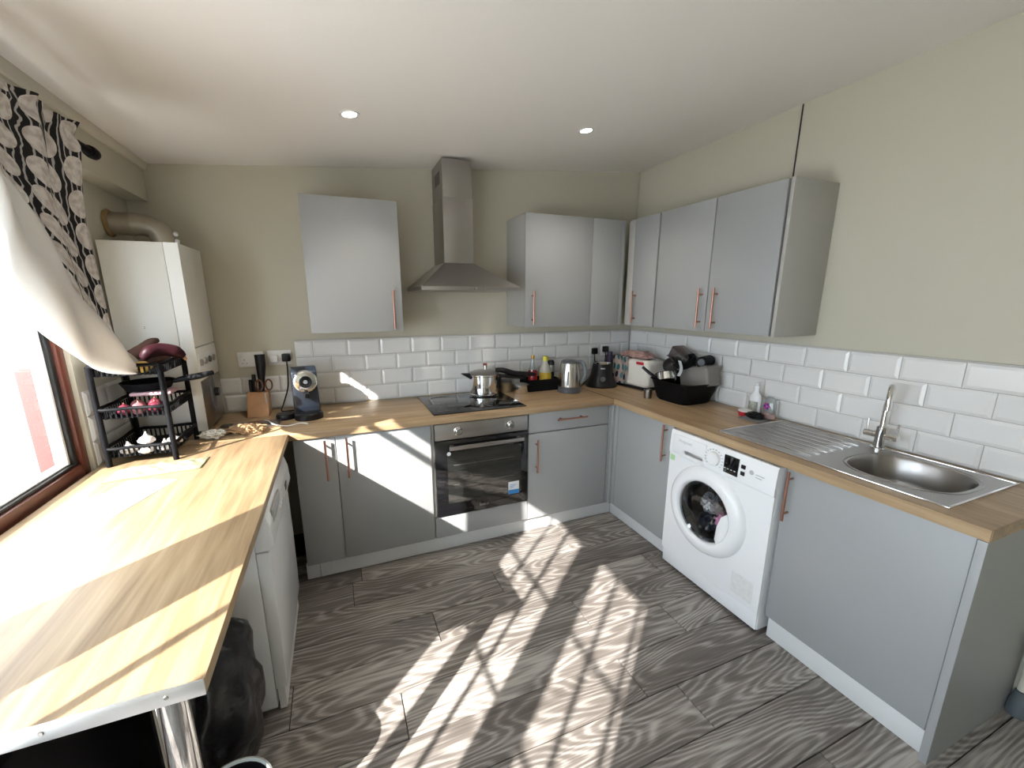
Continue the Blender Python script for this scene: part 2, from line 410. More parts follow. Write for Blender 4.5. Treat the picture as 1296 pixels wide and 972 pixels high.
build(MB().box(-3.268, -3.262, WY0 + 0.082, WY1 - 0.082, 1.803, WZ1 - 0.085), 'pane', M_glass, w1)
# glazed garden doors past the pier (sunlight through their glazing bars falls on the floor)
d1 = thing('door_1', None, None, (-3.26, -2.9, 0.0), kind='structure')
sy, sz = -0.053, 0.05
opening_frame(d1, DY0 + 0.002, DY1 - 0.002, 0.0, DZ1 - 0.002, -3.305, -3.228, 0.045, tb=0.03)
for leaf, (g0, g1, bars) in enumerate(((-2.84, -2.295, (-2.475, -2.665)), (-3.455, -3.02, (-3.19, -3.385)))):
    a, b = g0 + sy, g1 + sy
    mb = MB(); o0, o1 = (a - 0.085, DY1 - 0.05) if leaf == 0 else (DY0 + 0.05, b + 0.085)
    mb.box(-3.285, -3.235, o0, a, 0.03, DZ1 - 0.05, 0.003); mb.box(-3.285, -3.235, b, max(o1, b + 0.004), 0.03, DZ1 - 0.05, 0.003)
    mb.box(-3.285, -3.235, a, b, 0.03, 0.22, 0.003); mb.box(-3.285, -3.235, a, b, 0.70, 0.745, 0.003); mb.box(-3.285, -3.235, a, b, 1.895 + sz, DZ1 - 0.05, 0.003)
    lf = build(mb, 'door_leaf', M_whitep, d1)
    build(MB().box(-3.263, -3.257, a, b, 0.74, 1.895 + sz), 'pane', M_glass, lf)
    build(MB().box(-3.263, -3.257, a, b, 0.22, 0.70), 'pane', M_glass, lf)
    for y in bars: build(MB().box(-3.268, -3.252, y + sy - 0.010, y + sy + 0.010, 0.74, 1.895 + sz, 0.002), 'glazing_bar', M_whitep, lf)
    for z in (1.15, 1.51): build(MB().box(-3.2675, -3.2525, a, b, z + sz - 0.008, z + sz + 0.008, 0.002), 'glazing_bar', M_whitep, lf)
# outdoors
M_rend = mat('white render', (0.78, 0.79, 0.80), 0.9, var=0.05, vscale=2)
M_pave = mat('pale paving', (0.62, 0.60, 0.57), 0.9, var=0.15, vscale=2)
M_brick = mat('red painted post', (0.13, 0.026, 0.02), 0.6, var=0.15, vscale=9)
struct('ground_outside', MB().box(-14, XO - 0.01, -12, 9, -0.35, -0.25), M_pave)
one('flank_wall', MB().box(-9.0, XO - 0.02, -0.42, -0.22, -0.25, 3.2, 0.01), M_rend, 'white rendered house wall outside the window', 'wall', (-6.2, -0.3, -0.25))

one('painted_post', MB().box(-3.53, -3.36, -0.52, -0.425, -0.25, 1.24, 0.012), M_brick, 'red-brown painted post, part frame reflection, against the white wall outside the window', 'post', (-3.44, -0.47, -0.25))  # post also stands in for the window frame's reflection in the glass
t = thing('garden_bench', 'slatted grey garden bench outside the window', 'bench', (-4.3, -0.75, -0.25))
M_slat = mat('weathered grey wood', (0.22, 0.25, 0.26), 0.8, var=0.25, vscale=9)
for k in range(4): build(MB().box(-4.75, -3.75, -1.02 + k * 0.12, -0.92 + k * 0.12, 0.17, 0.20, 0.005), 'seat_slat', M_slat, t)
for k in range(3): build(MB().box(-4.75, -3.75, -0.53, -0.50, 0.30 + k * 0.14, 0.40 + k * 0.14, 0.005), 'back_slat', M_slat, t)
for x in (-4.68, -3.82):
    build(MB().box(x - 0.03, x + 0.03, -1.0, -0.94, -0.25, 0.169), 'leg', M_slat, t); build(MB().box(x - 0.03, x + 0.03, -0.499, -0.44, -0.25, 0.70), 'leg', M_slat, t)

# ceiling downlights
for i, (x, y) in enumerate(((-2.148, -0.768), (-0.96, -0.739))):
    z = cz(x); t = thing('downlight', ('round white recessed ceiling downlight above the grey wall cabinet beside the cooker hood', 'round white recessed ceiling downlight nearest the corner wall cabinets')[i], 'ceiling light', (x, y, z), group=None, local=True)
    t.rotation_euler = (0, -math.atan(0.08947), 0)
    build(MB().lathe([(0.030, -0.002), (0.043, -0.004), (0.043, 0.0), (0.030, 0.0)], n=32, caps=False), 'bezel', M_whitep, t)
    m = mat('lamp glow', (1, 1, 1), 0.5); pn = m.node_tree.nodes['Principled BSDF']; pn.inputs['Emission Color'].default_value = (1, 0.96, 0.9, 1); pn.inputs['Emission Strength'].default_value = 10.0
    build(MB().cyl((0, 0, -0.0018), (0, 0, 0.003), 0.0295, n=32), 'lens', m, t)
    ld = bpy.data.lights.new('downlight_beam', 'SPOT'); ld.energy = 9; ld.spot_size = 2.0; ld.spot_blend = 0.8; ld.color = (1, 0.9, 0.78); ld.shadow_soft_size = 0.04
    lo = bpy.data.objects.new('downlight_beam', ld); COL.objects.link(lo); lo.parent = t; lo.location = (0, 0, -0.02)

# ------------------------------------------------------------------ fitted units
def handle(door, c, axis, L=0.22, out=(0, -1, 0)):
    """copper bar handle: c = centre on the door face, axis of the bar, out = direction away from the door"""
    c, ax, o = Vector(c), Vector(axis), Vector(out); mb = MB()
    mb.cyl(c + o * 0.032 - ax * L / 2, c + o * 0.032 + ax * L / 2, 0.006, n=14)
    for k in (-1, 1): mb.cyl(c + ax * k * L * 0.35, c + o * 0.032 + ax * k * L * 0.35, 0.0048, n=10)
    h = build(mb, 'handle', M_copper, door); h['label'] = 'copper bar handle'; return h
Z = (0, 0, 1)
YD = -0.588; YC = -0.569; XD = -0.562; XC = -0.543; DZ0, DZT = 0.104, 0.824
NOY, NOX = (0, -1, 0), (-1, 0, 0)

# double base unit left of the oven
t = thing('base_cabinet', 'grey two-door base cabinet with copper handles left of the oven', 'cabinet', (-2.33, -0.3, 0))
build(MB().box(-2.53, -1.826, YC, -0.02, 0.10, ZU - 0.002), 'carcass', M_side, t)
d = build(MB().box(-2.53, -2.3325, YD, YC - 0.001, DZ0, DZT, 0.002), 'door', M_grey, t); handle(d, (-2.381, YD, 0.704), Z)
d = build(MB().box(-2.3285, -1.827, YD, YC - 0.001, DZ0, DZT, 0.002), 'door', M_grey, t); handle(d, (-2.276, YD, 0.704), Z)
# oven housing
t = thing('oven_housing', 'grey oven housing with filler panel below the built-in oven', 'cabinet', (-1.515, -0.3, 0))
build(MB().box(-1.824, -1.806, YC, -0.02, 0.10, ZU - 0.002).box(-1.224, -1.209, YC, -0.02, 0.10, ZU - 0.002).box(-1.806, -1.224, YC, -0.02, 0.10, 0.225), 'carcass', M_side, t)
build(MB().box(-1.818, -1.2105, YD, YC - 0.001, DZ0, 0.238, 0.002), 'filler_panel', M_grey, t)
# drawer unit
t = thing('drawer_cabinet', 'grey base cabinet with one drawer above one door beside the oven', 'cabinet', (-0.9, -0.3, 0))
build(MB().box(-1.2075, -0.60, YC, -0.02, 0.10, ZU - 0.002), 'carcass', M_side, t)
d = build(MB().box(-1.2065, -0.606, YD, YC - 0.001, 0.697, DZT, 0.002), 'drawer', M_grey, t); handle(d, (-0.905, YD, 0.773), (1, 0, 0))
d = build(MB().box(-1.2065, -0.606, YD, YC - 0.001, DZ0, 0.690, 0.002), 'door', M_grey, t); handle(d, (-1.154, YD, 0.546), Z)
one('corner_post', MB().prism([(-0.598, -0.580), (-0.576, -0.580), (-0.576, -0.600), (-0.552, -0.600), (-0.552, -0.56), (-0.598, -0.56)], 'z', 0.10, ZU - 0.002), M_grey,
    'slim grey corner post between the drawer cabinet and the corner door', 'corner post', (-0.575, -0.58, 0.1))
# corner unit on the right run
t = thing('corner_cabinet', 'grey single-door base cabinet between the corner and the washing machine', 'cabinet', (-0.3, -0.87, 0))
build(MB().box(XC, -0.02, -1.136, -0.602, 0.10, ZU - 0.002), 'carcass', M_side, t)
d = build(MB().box(XD, XC - 0.001, -1.136, -0.640, DZ0, DZT, 0.002), 'door', M_grey, t); handle(d, (XD, -1.087, 0.714), Z, out=NOX)
build(MB().box(XD, XC - 0.001, -0.636, -0.603, DZ0, DZT, 0.001), 'filler_strip', M_grey, t)
# sink unit
t = thing('sink_cabinet', 'grey base cabinet under the sink with one wide door', 'cabinet', (-0.3, -2.06, 0))
build(MB().box(XC, -0.02, -1.795, -1.778, 0.10, ZU - 0.002).box(XC, -0.02, -2.352, -2.335, 0.10, ZU - 0.002).box(XC, -0.02, -2.335, -1.795, 0.10, 0.118).box(-0.03, -0.02, -2.335, -1.795, 0.118, ZU - 0.002), 'carcass', M_side, t)
d = build(MB().box(XD, XC - 0.001, -2.3495, -1.779, DZ0, DZT, 0.002), 'door', M_grey, t); handle(d, (XD, -1.806, 0.712), Z, out=NOX)
t = thing('end_panel', 'grey end panel closing the sink run beside the sink cabinet', 'panel', (-0.3, -2.366, 0))
build(MB().box(-0.572, -0.016, -2.377, -2.3555, 0.0, ZU - 0.002), 'panel_board', M_grey, t)
build(MB().box(-0.5785, -0.5725, -2.3775, -2.355, 0.0, ZU - 0.002, 0.001), 'edge_strip', M_grey, t)
# plinths
one('plinth', MB().box(-2.47, -0.525, -0.552, -0.536, 0.0, 0.098, 0.001), M_plinth, 'long off-white plinth under the oven wall cabinets', 'plinth', (-1.5, -0.544, 0), 'cabinet plinths')
one('plinth', MB().box(-0.524, -0.508, -1.136, -0.553, 0.0, 0.098, 0.001), M_plinth, 'short white plinth under the corner cabinet beside the washing machine', 'plinth', (-0.516, -0.84, 0), 'cabinet plinths')
one('plinth', MB().box(-0.548, -0.532, -2.354, -1.79, 0.0, 0.098, 0.001), M_plinth, 'white plinth under the sink cabinet', 'plinth', (-0.54, -2.07, 0), 'cabinet plinths')
one('plinth', MB().box(-2.54, -2.473, -0.552, -0.537, 0.0, 0.096, 0.001), M_plinth, 'short plinth offcut beside the dishwasher', 'plinth', (-2.5, -0.544, 0), 'cabinet plinths')

# worktops
def slab(mb, x0, x1, y0, y1): return mb.box(x0, x1, y0, y1, ZU, ZW)
one('worktop', MB().box(-3.205, -0.5815, -0.606, -0.013, ZU, ZW, 0.003), M_oakx, 'oak-effect worktop running under the hob along the tiled wall', 'worktop', (-1.9, -0.3, ZU), 'oak-effect worktops')
HX0, HX1, HY0, HY1 = -0.468, -0.088, -2.238, -1.86
mb = MB()
for a in ((-0.578, -0.013, HY1, -0.013), (-0.578, -0.013, -2.378, HY0), (-0.578, HX0, HY0, HY1), (HX1, -0.013, HY0, HY1)): slab(mb, *a)
wt = one('worktop', mb, M_oaky, 'oak-effect worktop holding the sink above the washing machine', 'worktop', (-0.3, -1.2, ZU), 'oak-effect worktops')
build(MB().box(-0.574, -0.016, -2.3805, -2.3785, ZU + 0.001, ZW - 0.001), 'end_edging', M_oaky, wt)
build(MB().box(-0.5812, -0.5784, -0.60, -0.014, ZW - 0.006, ZW + 0.0006), 'joint_strip', M_dark, wt)
t = thing('breakfast_top', 'pale oak-effect worktop below the window with aluminium end strip and chrome leg', 'worktop', (-2.63, -2.02, 0))
build(MB().box(XL + 0.002, -2.545, -2.09, -0.6075, ZW - 0.03, ZW, 0.002), 'top_board', M_oakl, t)
mb = MB().box(XL + 0.004, -2.546, -2.0935, -2.0905, ZW - 0.031, ZW + 0.002, 0.001)
st = build(mb, 'end_strip', M_alu, t); st['label'] = 'brushed aluminium end strip'
for x in (-3.1, -2.93, -2.762, -2.602): build(MB().lathe([(0, 0.0016), (0.003, 0.0016), (0.0042, 0.0)], (x, -2.0935, ZW - 0.014), 14, (0, -1, 0)), 'screw', M_steel, st)
lg = build(MB().cyl((-2.630, -2.02, 0.0), (-2.630, -2.02, ZW - 0.031), 0.0295, n=28), 'leg', M_chrome, t)
build(MB().lathe([(0.05, -0.004), (0.05, 0), (0.031, 0.004), (0.031, 0.012)], (-2.63, -2.02, 0.004)), 'foot', M_chrome, lg)
build(MB().box(-2.69, -2.57, -2.08, -1.96, ZW - 0.034, ZW - 0.0305), 'fixing_plate', M_steel, lg)

# wall cabinets
WZ0, WZT, WF = 1.3425, 2.056, -0.319
t = thing('wall_cabinet', 'grey single-door wall cabinet left of the cooker hood', 'cabinet', (-2.15, -0.15, WZ0), group='grey wall cabinets')
build(MB().box(-2.402, -1.906, WF + 0.02, -0.002, WZ0 + 0.002, WZT - 0.002), 'carcass', M_side, t)
d = build(MB().box(-2.403, -1.905, WF, WF + 0.019, WZ0, WZT, 0.002), 'door', M_grey, t); handle(d, (-1.957, WF, 1.466), Z)
t = thing('wall_cabinet', 'grey wall cabinet right of the cooker hood with pale side panel', 'cabinet', (-0.8, -0.15, WZ0), group='grey wall cabinets')
build(MB().box(-1.114, -0.34, WF + 0.02, -0.002, WZ0 + 0.002, WZT - 0.002), 'carcass', M_side, t)
d = build(MB().box(-1.115, -0.612, WF, WF + 0.019, WZ0, WZT, 0.002), 'door', M_grey, t); handle(d, (-1.064, WF, 1.47), Z)
build(MB().box(-0.6095, -0.372, WF + 0.001, WF + 0.019, WZ0, WZT, 0.001), 'blank_panel', M_grey, t)
build(MB().box(-0.370, -0.340, WF + 0.004, WF + 0.019, WZ0, WZT, 0.001), 'filler_strip', M_grey, t)
t = thing('wall_cabinet', 'narrow grey wall cabinet in the corner above the toaster', 'cabinet', (-0.15, -0.47, WZ0), group='grey wall cabinets')
build(MB().box(WF + 0.02, -0.002, -0.612, -0.30, WZ0 + 0.002, WZT - 0.002), 'carcass', M_side, t)
build(MB().box(WF + 0.001, WF + 0.019, -0.386, -0.338, WZ0, WZT, 0.001), 'filler_strip', M_side, t)
d = build(MB().box(WF, WF + 0.019, -0.619, -0.388, WZ0, WZT, 0.002), 'door', M_grey, t); handle(d, (WF, -0.434, 1.472), Z, out=NOX)
t = thing('wall_cabinet', 'grey two-door wall cabinet above the drying rack on the side wall', 'cabinet', (-0.15, -1.05, WZ0), group='grey wall cabinets')
build(MB().box(WF + 0.02, -0.002, -1.438, -0.626, WZ0 + 0.002, WZT - 0.002), 'carcass', M_side, t)
d = build(MB().box(WF, WF + 0.019, -1.045, -0.632, WZ0, WZT, 0.002), 'door', M_grey, t); handle(d, (WF, -1.012, 1.472), Z, out=NOX)
d = build(MB().box(WF, WF + 0.019, -1.437, -1.052, WZ0, WZT, 0.002), 'door', M_grey, t); handle(d, (WF, -1.115, 1.472), Z, out=NOX)
build(MB().box(WF + 0.003, -0.002, -1.464, -1.448, WZ0 - 0.002, WZT + 0.002, 0.001), 'side_panel', M_side, t)
one('wall_cable', MB().tube([(-0.004, -1.229, 2.06), (-0.004, -1.229, 2.2), (-0.004, -1.231, 2.478)], 0.0035, 8), M_dark, 'thin dark cable running up the wall from the two-door wall cabinet to the ceiling', 'cable', (-0.004, -1.229, 2.06))

# ------------------------------------------------------------------ cooking
# hood
t = thing('cooker_hood', 'stainless steel chimney cooker hood above the hob', 'cooker hood', (-1.52, -0.24, 1.575))
mb = MB(); b = bmesh.new()
lo = [(-1.818, -0.48), (-1.224, -0.48), (-1.224, -0.002), (-1.818, -0.002)]; hi = [(-1.634, -0.272), (-1.446, -0.272), (-1.446, -0.002), (-1.634, -0.002)]
A = [b.verts.new((x, y, 1.597)) for x, y in lo]; B = [b.verts.new((x, y, 1.742)) for x, y in hi]
for i in range(4): b.faces.new((A[i], A[(i + 1) % 4], B[(i + 1) % 4], B[i]))
b.faces.new(A); b.faces.new(B); bmesh.ops.recalc_face_normals(b, faces=b.faces); mb._merge(b)
build(mb, 'canopy', M_steeld, t, 0.3)
rim = build(MB().box(-1.819, -1.223, -0.481, -0.002, 1.575, 1.5965, 0.002), 'rim', M_steeld, t)
for k in range(5): build(MB().cyl((-1.512 + k * 0.016, -0.481, 1.586), (-1.512 + k * 0.016, -0.4835, 1.586), 0.004, n=12), 'button', M_chrome, rim)
ch = build(MB().box(-1.632, -1.448, -0.270, -0.002, 1.743, 2.115, 0.001), 'chimney', M_steeld, t)
ch2 = build(MB().box(-1.629, -1.451, -0.267, -0.002, 2.115, 2.325, 0.001), 'upper_chimney', M_steeld, t)
for k in range(6): build(MB().box(-1.6298, -1.6288, -0.20 + k * 0.022, -0.19 + k * 0.022, 2.20, 2.27), 'vent_slot', M_dark, ch2)
# hob
hb = thing('hob', 'black glass ceramic hob set into the worktop', 'hob', (-1.5, -0.31, ZW))
build(MB().box(-1.797, -1.207, -0.556, -0.062, ZW + 0.0002, ZW + 0.0055, 0.001), 'glass_top', M_bglass, hb)
M_ring = mat('hob ring print', (0.10, 0.10, 0.105), 0.3)
for (x, y, r) in ((-1.65, -0.19, 0.09), (-1.35, -0.19, 0.075), (-1.65, -0.42, 0.075), (-1.35, -0.42, 0.09)):
    build(MB().lathe([(r - 0.0012, 0), (r + 0.0012, 0), (r + 0.0012, 0.0003), (r - 0.0012, 0.0003), (r - 0.0012, 0)], (x, y, ZW + 0.0056), 48), 'heating_ring', M_ring, hb)
# oven
t = thing('oven', 'built-in oven with stainless control panel and black glass door', 'oven', (-1.515, -0.35, 0.24))
build(MB().box(-1.80, -1.23, -0.567, -0.06, 0.245, 0.822), 'body', M_dark, t)
cp = build(MB().box(-1.805, -1.218, -0.60, -0.568, 0.727, 0.824, 0.003), 'control_panel', M_steeld, t)
for x in (-1.668, -1.338):
    kb = build(MB().lathe([(0.026, 0), (0.026, 0.006), (0.021, 0.010), (0.020, 0.024), (0.017, 0.027), (0, 0.027)], (x, -0.60, 0.777), 28, NOY), 'knob', M_chrome, cp)
    build(MB().lathe([(0.013, 0), (0.013, 0.0012), (0, 0.0012)], (x, -0.627, 0.777), 20, NOY), 'knob_cap', M_steel, kb)
dr = build(MB().box(-1.805, -1.218, -0.60, -0.568, 0.246, 0.722, 0.003), 'door', M_bglass, t)
build(MB().box(-1.737, -1.262, -0.6008, -0.599, 0.325, 0.645), 'door_window', M_pane, dr)
hd = MB().box(-1.733, -1.262, -0.645, -0.635, 0.674, 0.698, 0.003)
for x in (-1.71, -1.285): hd.box(x - 0.01, x + 0.01, -0.636, -0.598, 0.678, 0.694)
build(hd, 'door_handle', M_steel, dr)
M_stk = mat('white sticker', (0.72, 0.74, 0.76), 0.5); M_blue = mat('blue sticker print', (0.03, 0.22, 0.55), 0.5)
sk = build(MB().box(-1.350, -1.277, -0.6014, -0.6009, 0.315, 0.398), 'sticker', M_stk, dr)
build(MB().box(-1.350, -1.277, -0.6018, -0.6015, 0.315, 0.343), 'sticker_print', M_blue, sk)
for k in range(3): build(MB().box(-1.34, -1.34 + 0.045 - 0.01 * k, -0.6018, -0.6015, 0.375 - k * 0.009, 0.378 - k * 0.009), 'sticker_print', M_blue, sk)
build(MB().lathe([(0.012, 0), (0.012, 0.0008), (0, 0.0008)], (-1.727, -0.601, 0.641), 24, NOY), 'round_sticker', M_stk, dr)
M_let = mat('silver lettering', (0.35, 0.35, 0.35), 0.4)
text('beko', 0.03, frame_back(-1.512, -0.6008, 0.283), M_let, dr)
M_rackw = mat('oven rack print', (0.16, 0.16, 0.15), 0.3)
for z in (0.565, 0.44): build(MB().box(-1.70, -1.31, -0.6012, -0.6009, z, z + 0.002), 'rack_line', M_rackw, dr)

# ------------------------------------------------------------------ washing machine
t = thing('washing_machine', 'white front-loading washing machine under the worktop', 'washing machine', (-0.33, -1.462, 0))
Y0, Y1, XF = -1.768, -1.160, -0.60
mb = MB().box(-0.585, -0.05, Y0, Y0 + 0.015, 0.02, 0.822).box(-0.585, -0.05, Y1 - 0.015, Y1, 0.02, 0.822).box(-0.585, -0.05, Y0 + 0.015, Y1 - 0.015, 0.807, 0.822).box(-0.585, -0.05, Y0 + 0.015, Y1 - 0.015, 0.02, 0.035).box(-0.06, -0.05, Y0 + 0.015, Y1 - 0.015, 0.035, 0.807)
build(mb, 'body', M_white, t)
DC = (-1.432, 0.462)
N = 64
mb = MB().plate_hole((Y0, Y1, 0.105, 0.690), [(DC[0] + 0.168 * math.cos(2 * PI * i / N), DC[1] + 0.168 * math.sin(2 * PI * i / N)) for i in range(N)], lambda u, v, w: (XF - w, u, v), 0.014, N)
build(mb, 'front_panel', M_white, t)
mb = MB().prism([(-0.586, 0.693), (-0.604, 0.693), (-0.606, 0.72), (-0.600, 0.815), (-0.594, 0.824), (-0.586, 0.824)], 'y', Y0, Y1)
cpn = build(mb, 'control_panel', M_white, t)
build(MB().box(-0.6075, -0.5995, -1.40, -1.180, 0.700, 0.806, 0.003), 'detergent_drawer', M_white, cpn)
build(MB().box(-0.6085, -0.607, -1.39, -1.27, 0.715, 0.735, 0.0005), 'drawer_grip', M_alu, cpn)
kb = build(MB().lathe([(0.036, 0), (0.034, 0.016), (0.028, 0.020), (0, 0.020)], (-0.603, -1.452, 0.755), 36, NOX), 'dial', M_whitep, cpn)
build(MB().lathe([(0.024, 0), (0.024, 0.0015), (0, 0.0015)], (-0.6235, -1.452, 0.755), 30, NOX), 'dial_cap', M_white, kb)
M_mark = mat('grey print', (0.45, 0.46, 0.47), 0.5)
for k in range(14):
    a = math.radians(-40 + k * 20); y, z = -1.452 - 0.050 * math.cos(a), 0.755 + 0.047 * math.sin(a)
    build(MB().box(-0.6085, -0.6078 + 0.003, y - 0.004, y + 0.004, z - 0.0016, z + 0.0016), 'dial_mark', M_mark, cpn)
ds = build(MB().box(-0.6085, -0.600, -1.588, -1.512, 0.712, 0.800, 0.001), 'display', M_bglass, cpn)
for k in range(4): build(MB().box(-0.6092, -0.6086, -1.524 - k * 0.018, -1.514 - k * 0.018, 0.733, 0.737), 'display_segment', M_mark, ds)
for z in (0.772, 0.740): build(MB().box(-0.6085, -0.600, -1.622, -1.602, z - 0.009, z + 0.009, 0.001), 'button', M_black, cpn)
build(MB().lathe([(0.011, 0), (0.011, 0.0006), (0, 0.0006)], (-0.606, -1.655, 0.762), 20, NOX), 'badge', M_mark, cpn)
for k in range(2): build(MB().box(-0.6072, -0.6042, -1.715 + 0.01 * k, -1.675, 0.758 - k * 0.012, 0.761 - k * 0.012), 'printed_line', M_mark, cpn)
text('Hotpoint', 0.024, frame_right(-0.6079, -1.268, 0.779), M_mark, cpn)
build(MB().box(-0.6006, -0.5995, -1.198, -1.166, 0.650, 0.682), 'energy_sticker', mat('green sticker', (0.42, 0.62, 0.34), 0.5), t)
build(MB().box(-0.6004, -0.5997, -1.735, -1.620, 0.135, 0.245), 'sticker_residue', mat('sticker residue', (0.70, 0.70, 0.69), 0.7, var=0.14, vscale=60), t)
build(MB().box(-0.592, -0.575, Y0 + 0.004, Y1 - 0.004, 0.018, 0.100, 0.003), 'kick_plate', M_white, t)
mb = MB()
prof = [(0.155, 0.004), (0.158, 0.028), (0.170, 0.036), (0.205, 0.030), (0.226, 0.012), (0.232, 0.0)]
mb.lathe([(0.155, 0.0)] + prof + [(0.155, 0.0)], (XF, DC[0], DC[1]), 72, NOX)
drr = build(mb, 'door_ring', M_white, t, 0.9)
hg = MB().prism([(DC[0] - 0.160 * math.cos(math.radians(x)), DC[1] + 0.160 * math.sin(math.radians(x))) for x in (22, 10, 0, -12, -24, -36, -48)] + [(DC[0] - 0.095, DC[1] - 0.10), (DC[0] - 0.100, DC[1] - 0.03), (DC[0] - 0.118, DC[1] + 0.03)], 'x', XF - 0.033, XF - 0.022, 0.002)
build(hg, 'door_grip', M_white, drr)
build(MB().lathe([(0.1545, 0.018), (0.14, 0.010), (0.12, -0.03), (0.06, -0.05), (0, -0.052)], (XF, DC[0], DC[1]), 48, NOX, caps=False), 'door_glass', glass_mat('smoked door glass', (0.50, 0.52, 0.55), 0.0, 0.12), drr)
M_rub = mat('grey rubber gasket', (0.05, 0.055, 0.06), 0.4)
build(MB().lathe([(0.167, 0.0), (0.155, 0.006), (0.140, -0.02), (0.15, -0.06), (0.167, -0.06), (0.167, 0.0)], (XF, DC[0], DC[1]), 48, NOX), 'gasket', M_rub, t)
build(MB().lathe([(0.19, -0.06), (0.20, -0.10), (0.20, -0.40), (0, -0.40)], (XF, DC[0], DC[1]), 40, NOX, caps=False), 'drum', M_steel, t)
for i, (dx, dy, dz, r, c, nm) in enumerate(((0.0, -0.058, -0.050, 0.052, (0.50, 0.22, 0.36), 'pink'), (0.01, 0.040, 0.005, 0.055, (0.42, 0.44, 0.46), 'grey'), (0.01, -0.062, 0.055, 0.048, (0.12, 0.03, 0.035), 'dark red'), (0.0, 0.045, -0.100, 0.048, (0.05, 0.07, 0.10), 'navy'), (0.02, 0.03, 0.105, 0.044, (0.07, 0.075, 0.08), 'charcoal'))):
    mb = MB().sphere((-0.515 + dx, DC[0] + dy, DC[1] + dz), r, (0.9, 1, 1), 4, 0.35, seed=i + 2, freq=4.5)
    one('garment', mb, mat(nm + ' fabric', c, 0.9, bump=0.5, bscale=60, var=0.35, vscale=40), nm + ' garment bundled behind the washing machine door glass', 'clothing', (-0.515 + dx, DC[0] + dy, DC[1] + dz - r), 'laundry in the drum')

# ------------------------------------------------------------------ sink and tap
t = thing('sink', 'stainless steel inset sink with ribbed drainer', 'sink', (-0.285, -1.82, ZW))
BC = (-0.278, -2.049); N = 72
def oval(a, rx, ry, k=2.7):
    c, s_ = math.cos(a), math.sin(a); q = (abs(c) ** k + abs(s_) ** k) ** (-1 / k); return rx * c * q, ry * s_ * q
hole = [(BC[0] + oval(2 * PI * i / N, 0.172, 0.172)[0], BC[1] + oval(2 * PI * i / N, 0.172, 0.172)[1]) for i in range(N)]
mb = MB().plate_hole((-0.522, -0.052, -2.262, -1.388), hole, lambda u, v, w: (u, v, ZW + 0.0035 + w), 0.0032, N)
build(mb, 'deck', M_steel, t)
b = bmesh.new(); rings = []
for (sc, z) in ((1.0, 0.0034), (0.965, -0.006), (0.95, -0.09), (0.90, -0.125), (0.75, -0.142), (0.15, -0.146)):
    rings.append([b.verts.new((BC[0] + (h[0] - BC[0]) * sc, BC[1] + (h[1] - BC[1]) * sc, ZW + z)) for h in hole])
for A, D in zip(rings, rings[1:]):
    for i in range(N): b.faces.new((A[i], A[(i + 1) % N], D[(i + 1) % N], D[i]))
b.faces.new(rings[-1]); bmesh.ops.recalc_face_normals(b, faces=b.faces); bmesh.ops.reverse_faces(b, faces=b.faces)
mb = MB(); mb._merge(b)
bw = build(mb, 'bowl', M_steel, t, 1.2)
build(MB().lathe([(0.035, 0.0), (0.035, 0.003), (0.028, 0.003), (0.02, 0.0), (0, 0.0)], (BC[0], BC[1], ZW - 0.1455), 28), 'drain', M_chrome, bw)
build(MB().lathe([(0.014, 0), (0.012, 0.003), (0.006, 0.003), (0, 0.0015)], (-0.40, -1.889, ZW - 0.045), 18, (0.3, -1, 0)), 'overflow', M_dark, bw)
for k in range(7):
    x = -0.455 + k * 0.055
    build(MB().box(x - 0.0045, x + 0.0045, -1.80, -1.43 , ZW + 0.0036, ZW + 0.0062, 0.0018, 2), 'drainer_rib', M_chrome, t)
mb = MB()
mb.box(-0.522, -0.052, -1.394, -1.386, ZW + 0.0003, ZW + 0.006, 0.002); mb.box(-0.522, -0.052, -2.264, -2.256, ZW + 0.0003, ZW + 0.006, 0.002)
mb.box(-0.524, -0.516, -2.264, -1.386, ZW + 0.0003, ZW + 0.006, 0.002); mb.box(-0.058, -0.050, -2.264, -1.386, ZW + 0.0003, ZW + 0.006, 0.002)
build(mb, 'rim', M_chrome, t)
build(MB().tube([(BC[0] + (h[0] - BC[0]) * 1.07, BC[1] + (h[1] - BC[1]) * 1.07, ZW + 0.0035) for h in hole[::6]], 0.0028, 8, 5, True), 'bowl_bead', M_steel, t)
t = thing('mixer_tap', 'chrome swan-neck mixer tap with two lever valves behind the sink', 'tap', (-0.085, -1.853, ZW + 0.004))
tx, ty, tz = -0.085, -1.853, ZW + 0.004
bd = build(MB().lathe([(0.030, 0), (0.030, 0.006), (0.021, 0.010), (0.020, 0.10), (0.016, 0.104), (0, 0.104)], (tx, ty, tz), 28), 'body', M_chrome, t)
build(MB().tube([(tx, ty, tz + 0.09), (tx, ty, tz + 0.19), (tx - 0.004, ty - 0.008, tz + 0.245), (tx - 0.030, ty - 0.020, tz + 0.285), (tx - 0.068, ty - 0.035, tz + 0.285), (tx - 0.093, ty - 0.046, tz + 0.250), (tx - 0.097, ty - 0.048, tz + 0.195)], 0.0115, 16, 8), 'spout', M_chrome, t)
for k in (-1, 1):
    vb = build(MB().cyl((tx, ty + k * 0.015, tz + 0.062), (tx, ty + k * 0.062, tz + 0.062), 0.0145, n=20), 'valve', M_chrome, t)
    build(MB().cyl((tx, ty + k * 0.053, tz + 0.07), (tx, ty + k * 0.056, tz + 0.125), 0.0045, n=12), 'lever', M_chrome, vb)

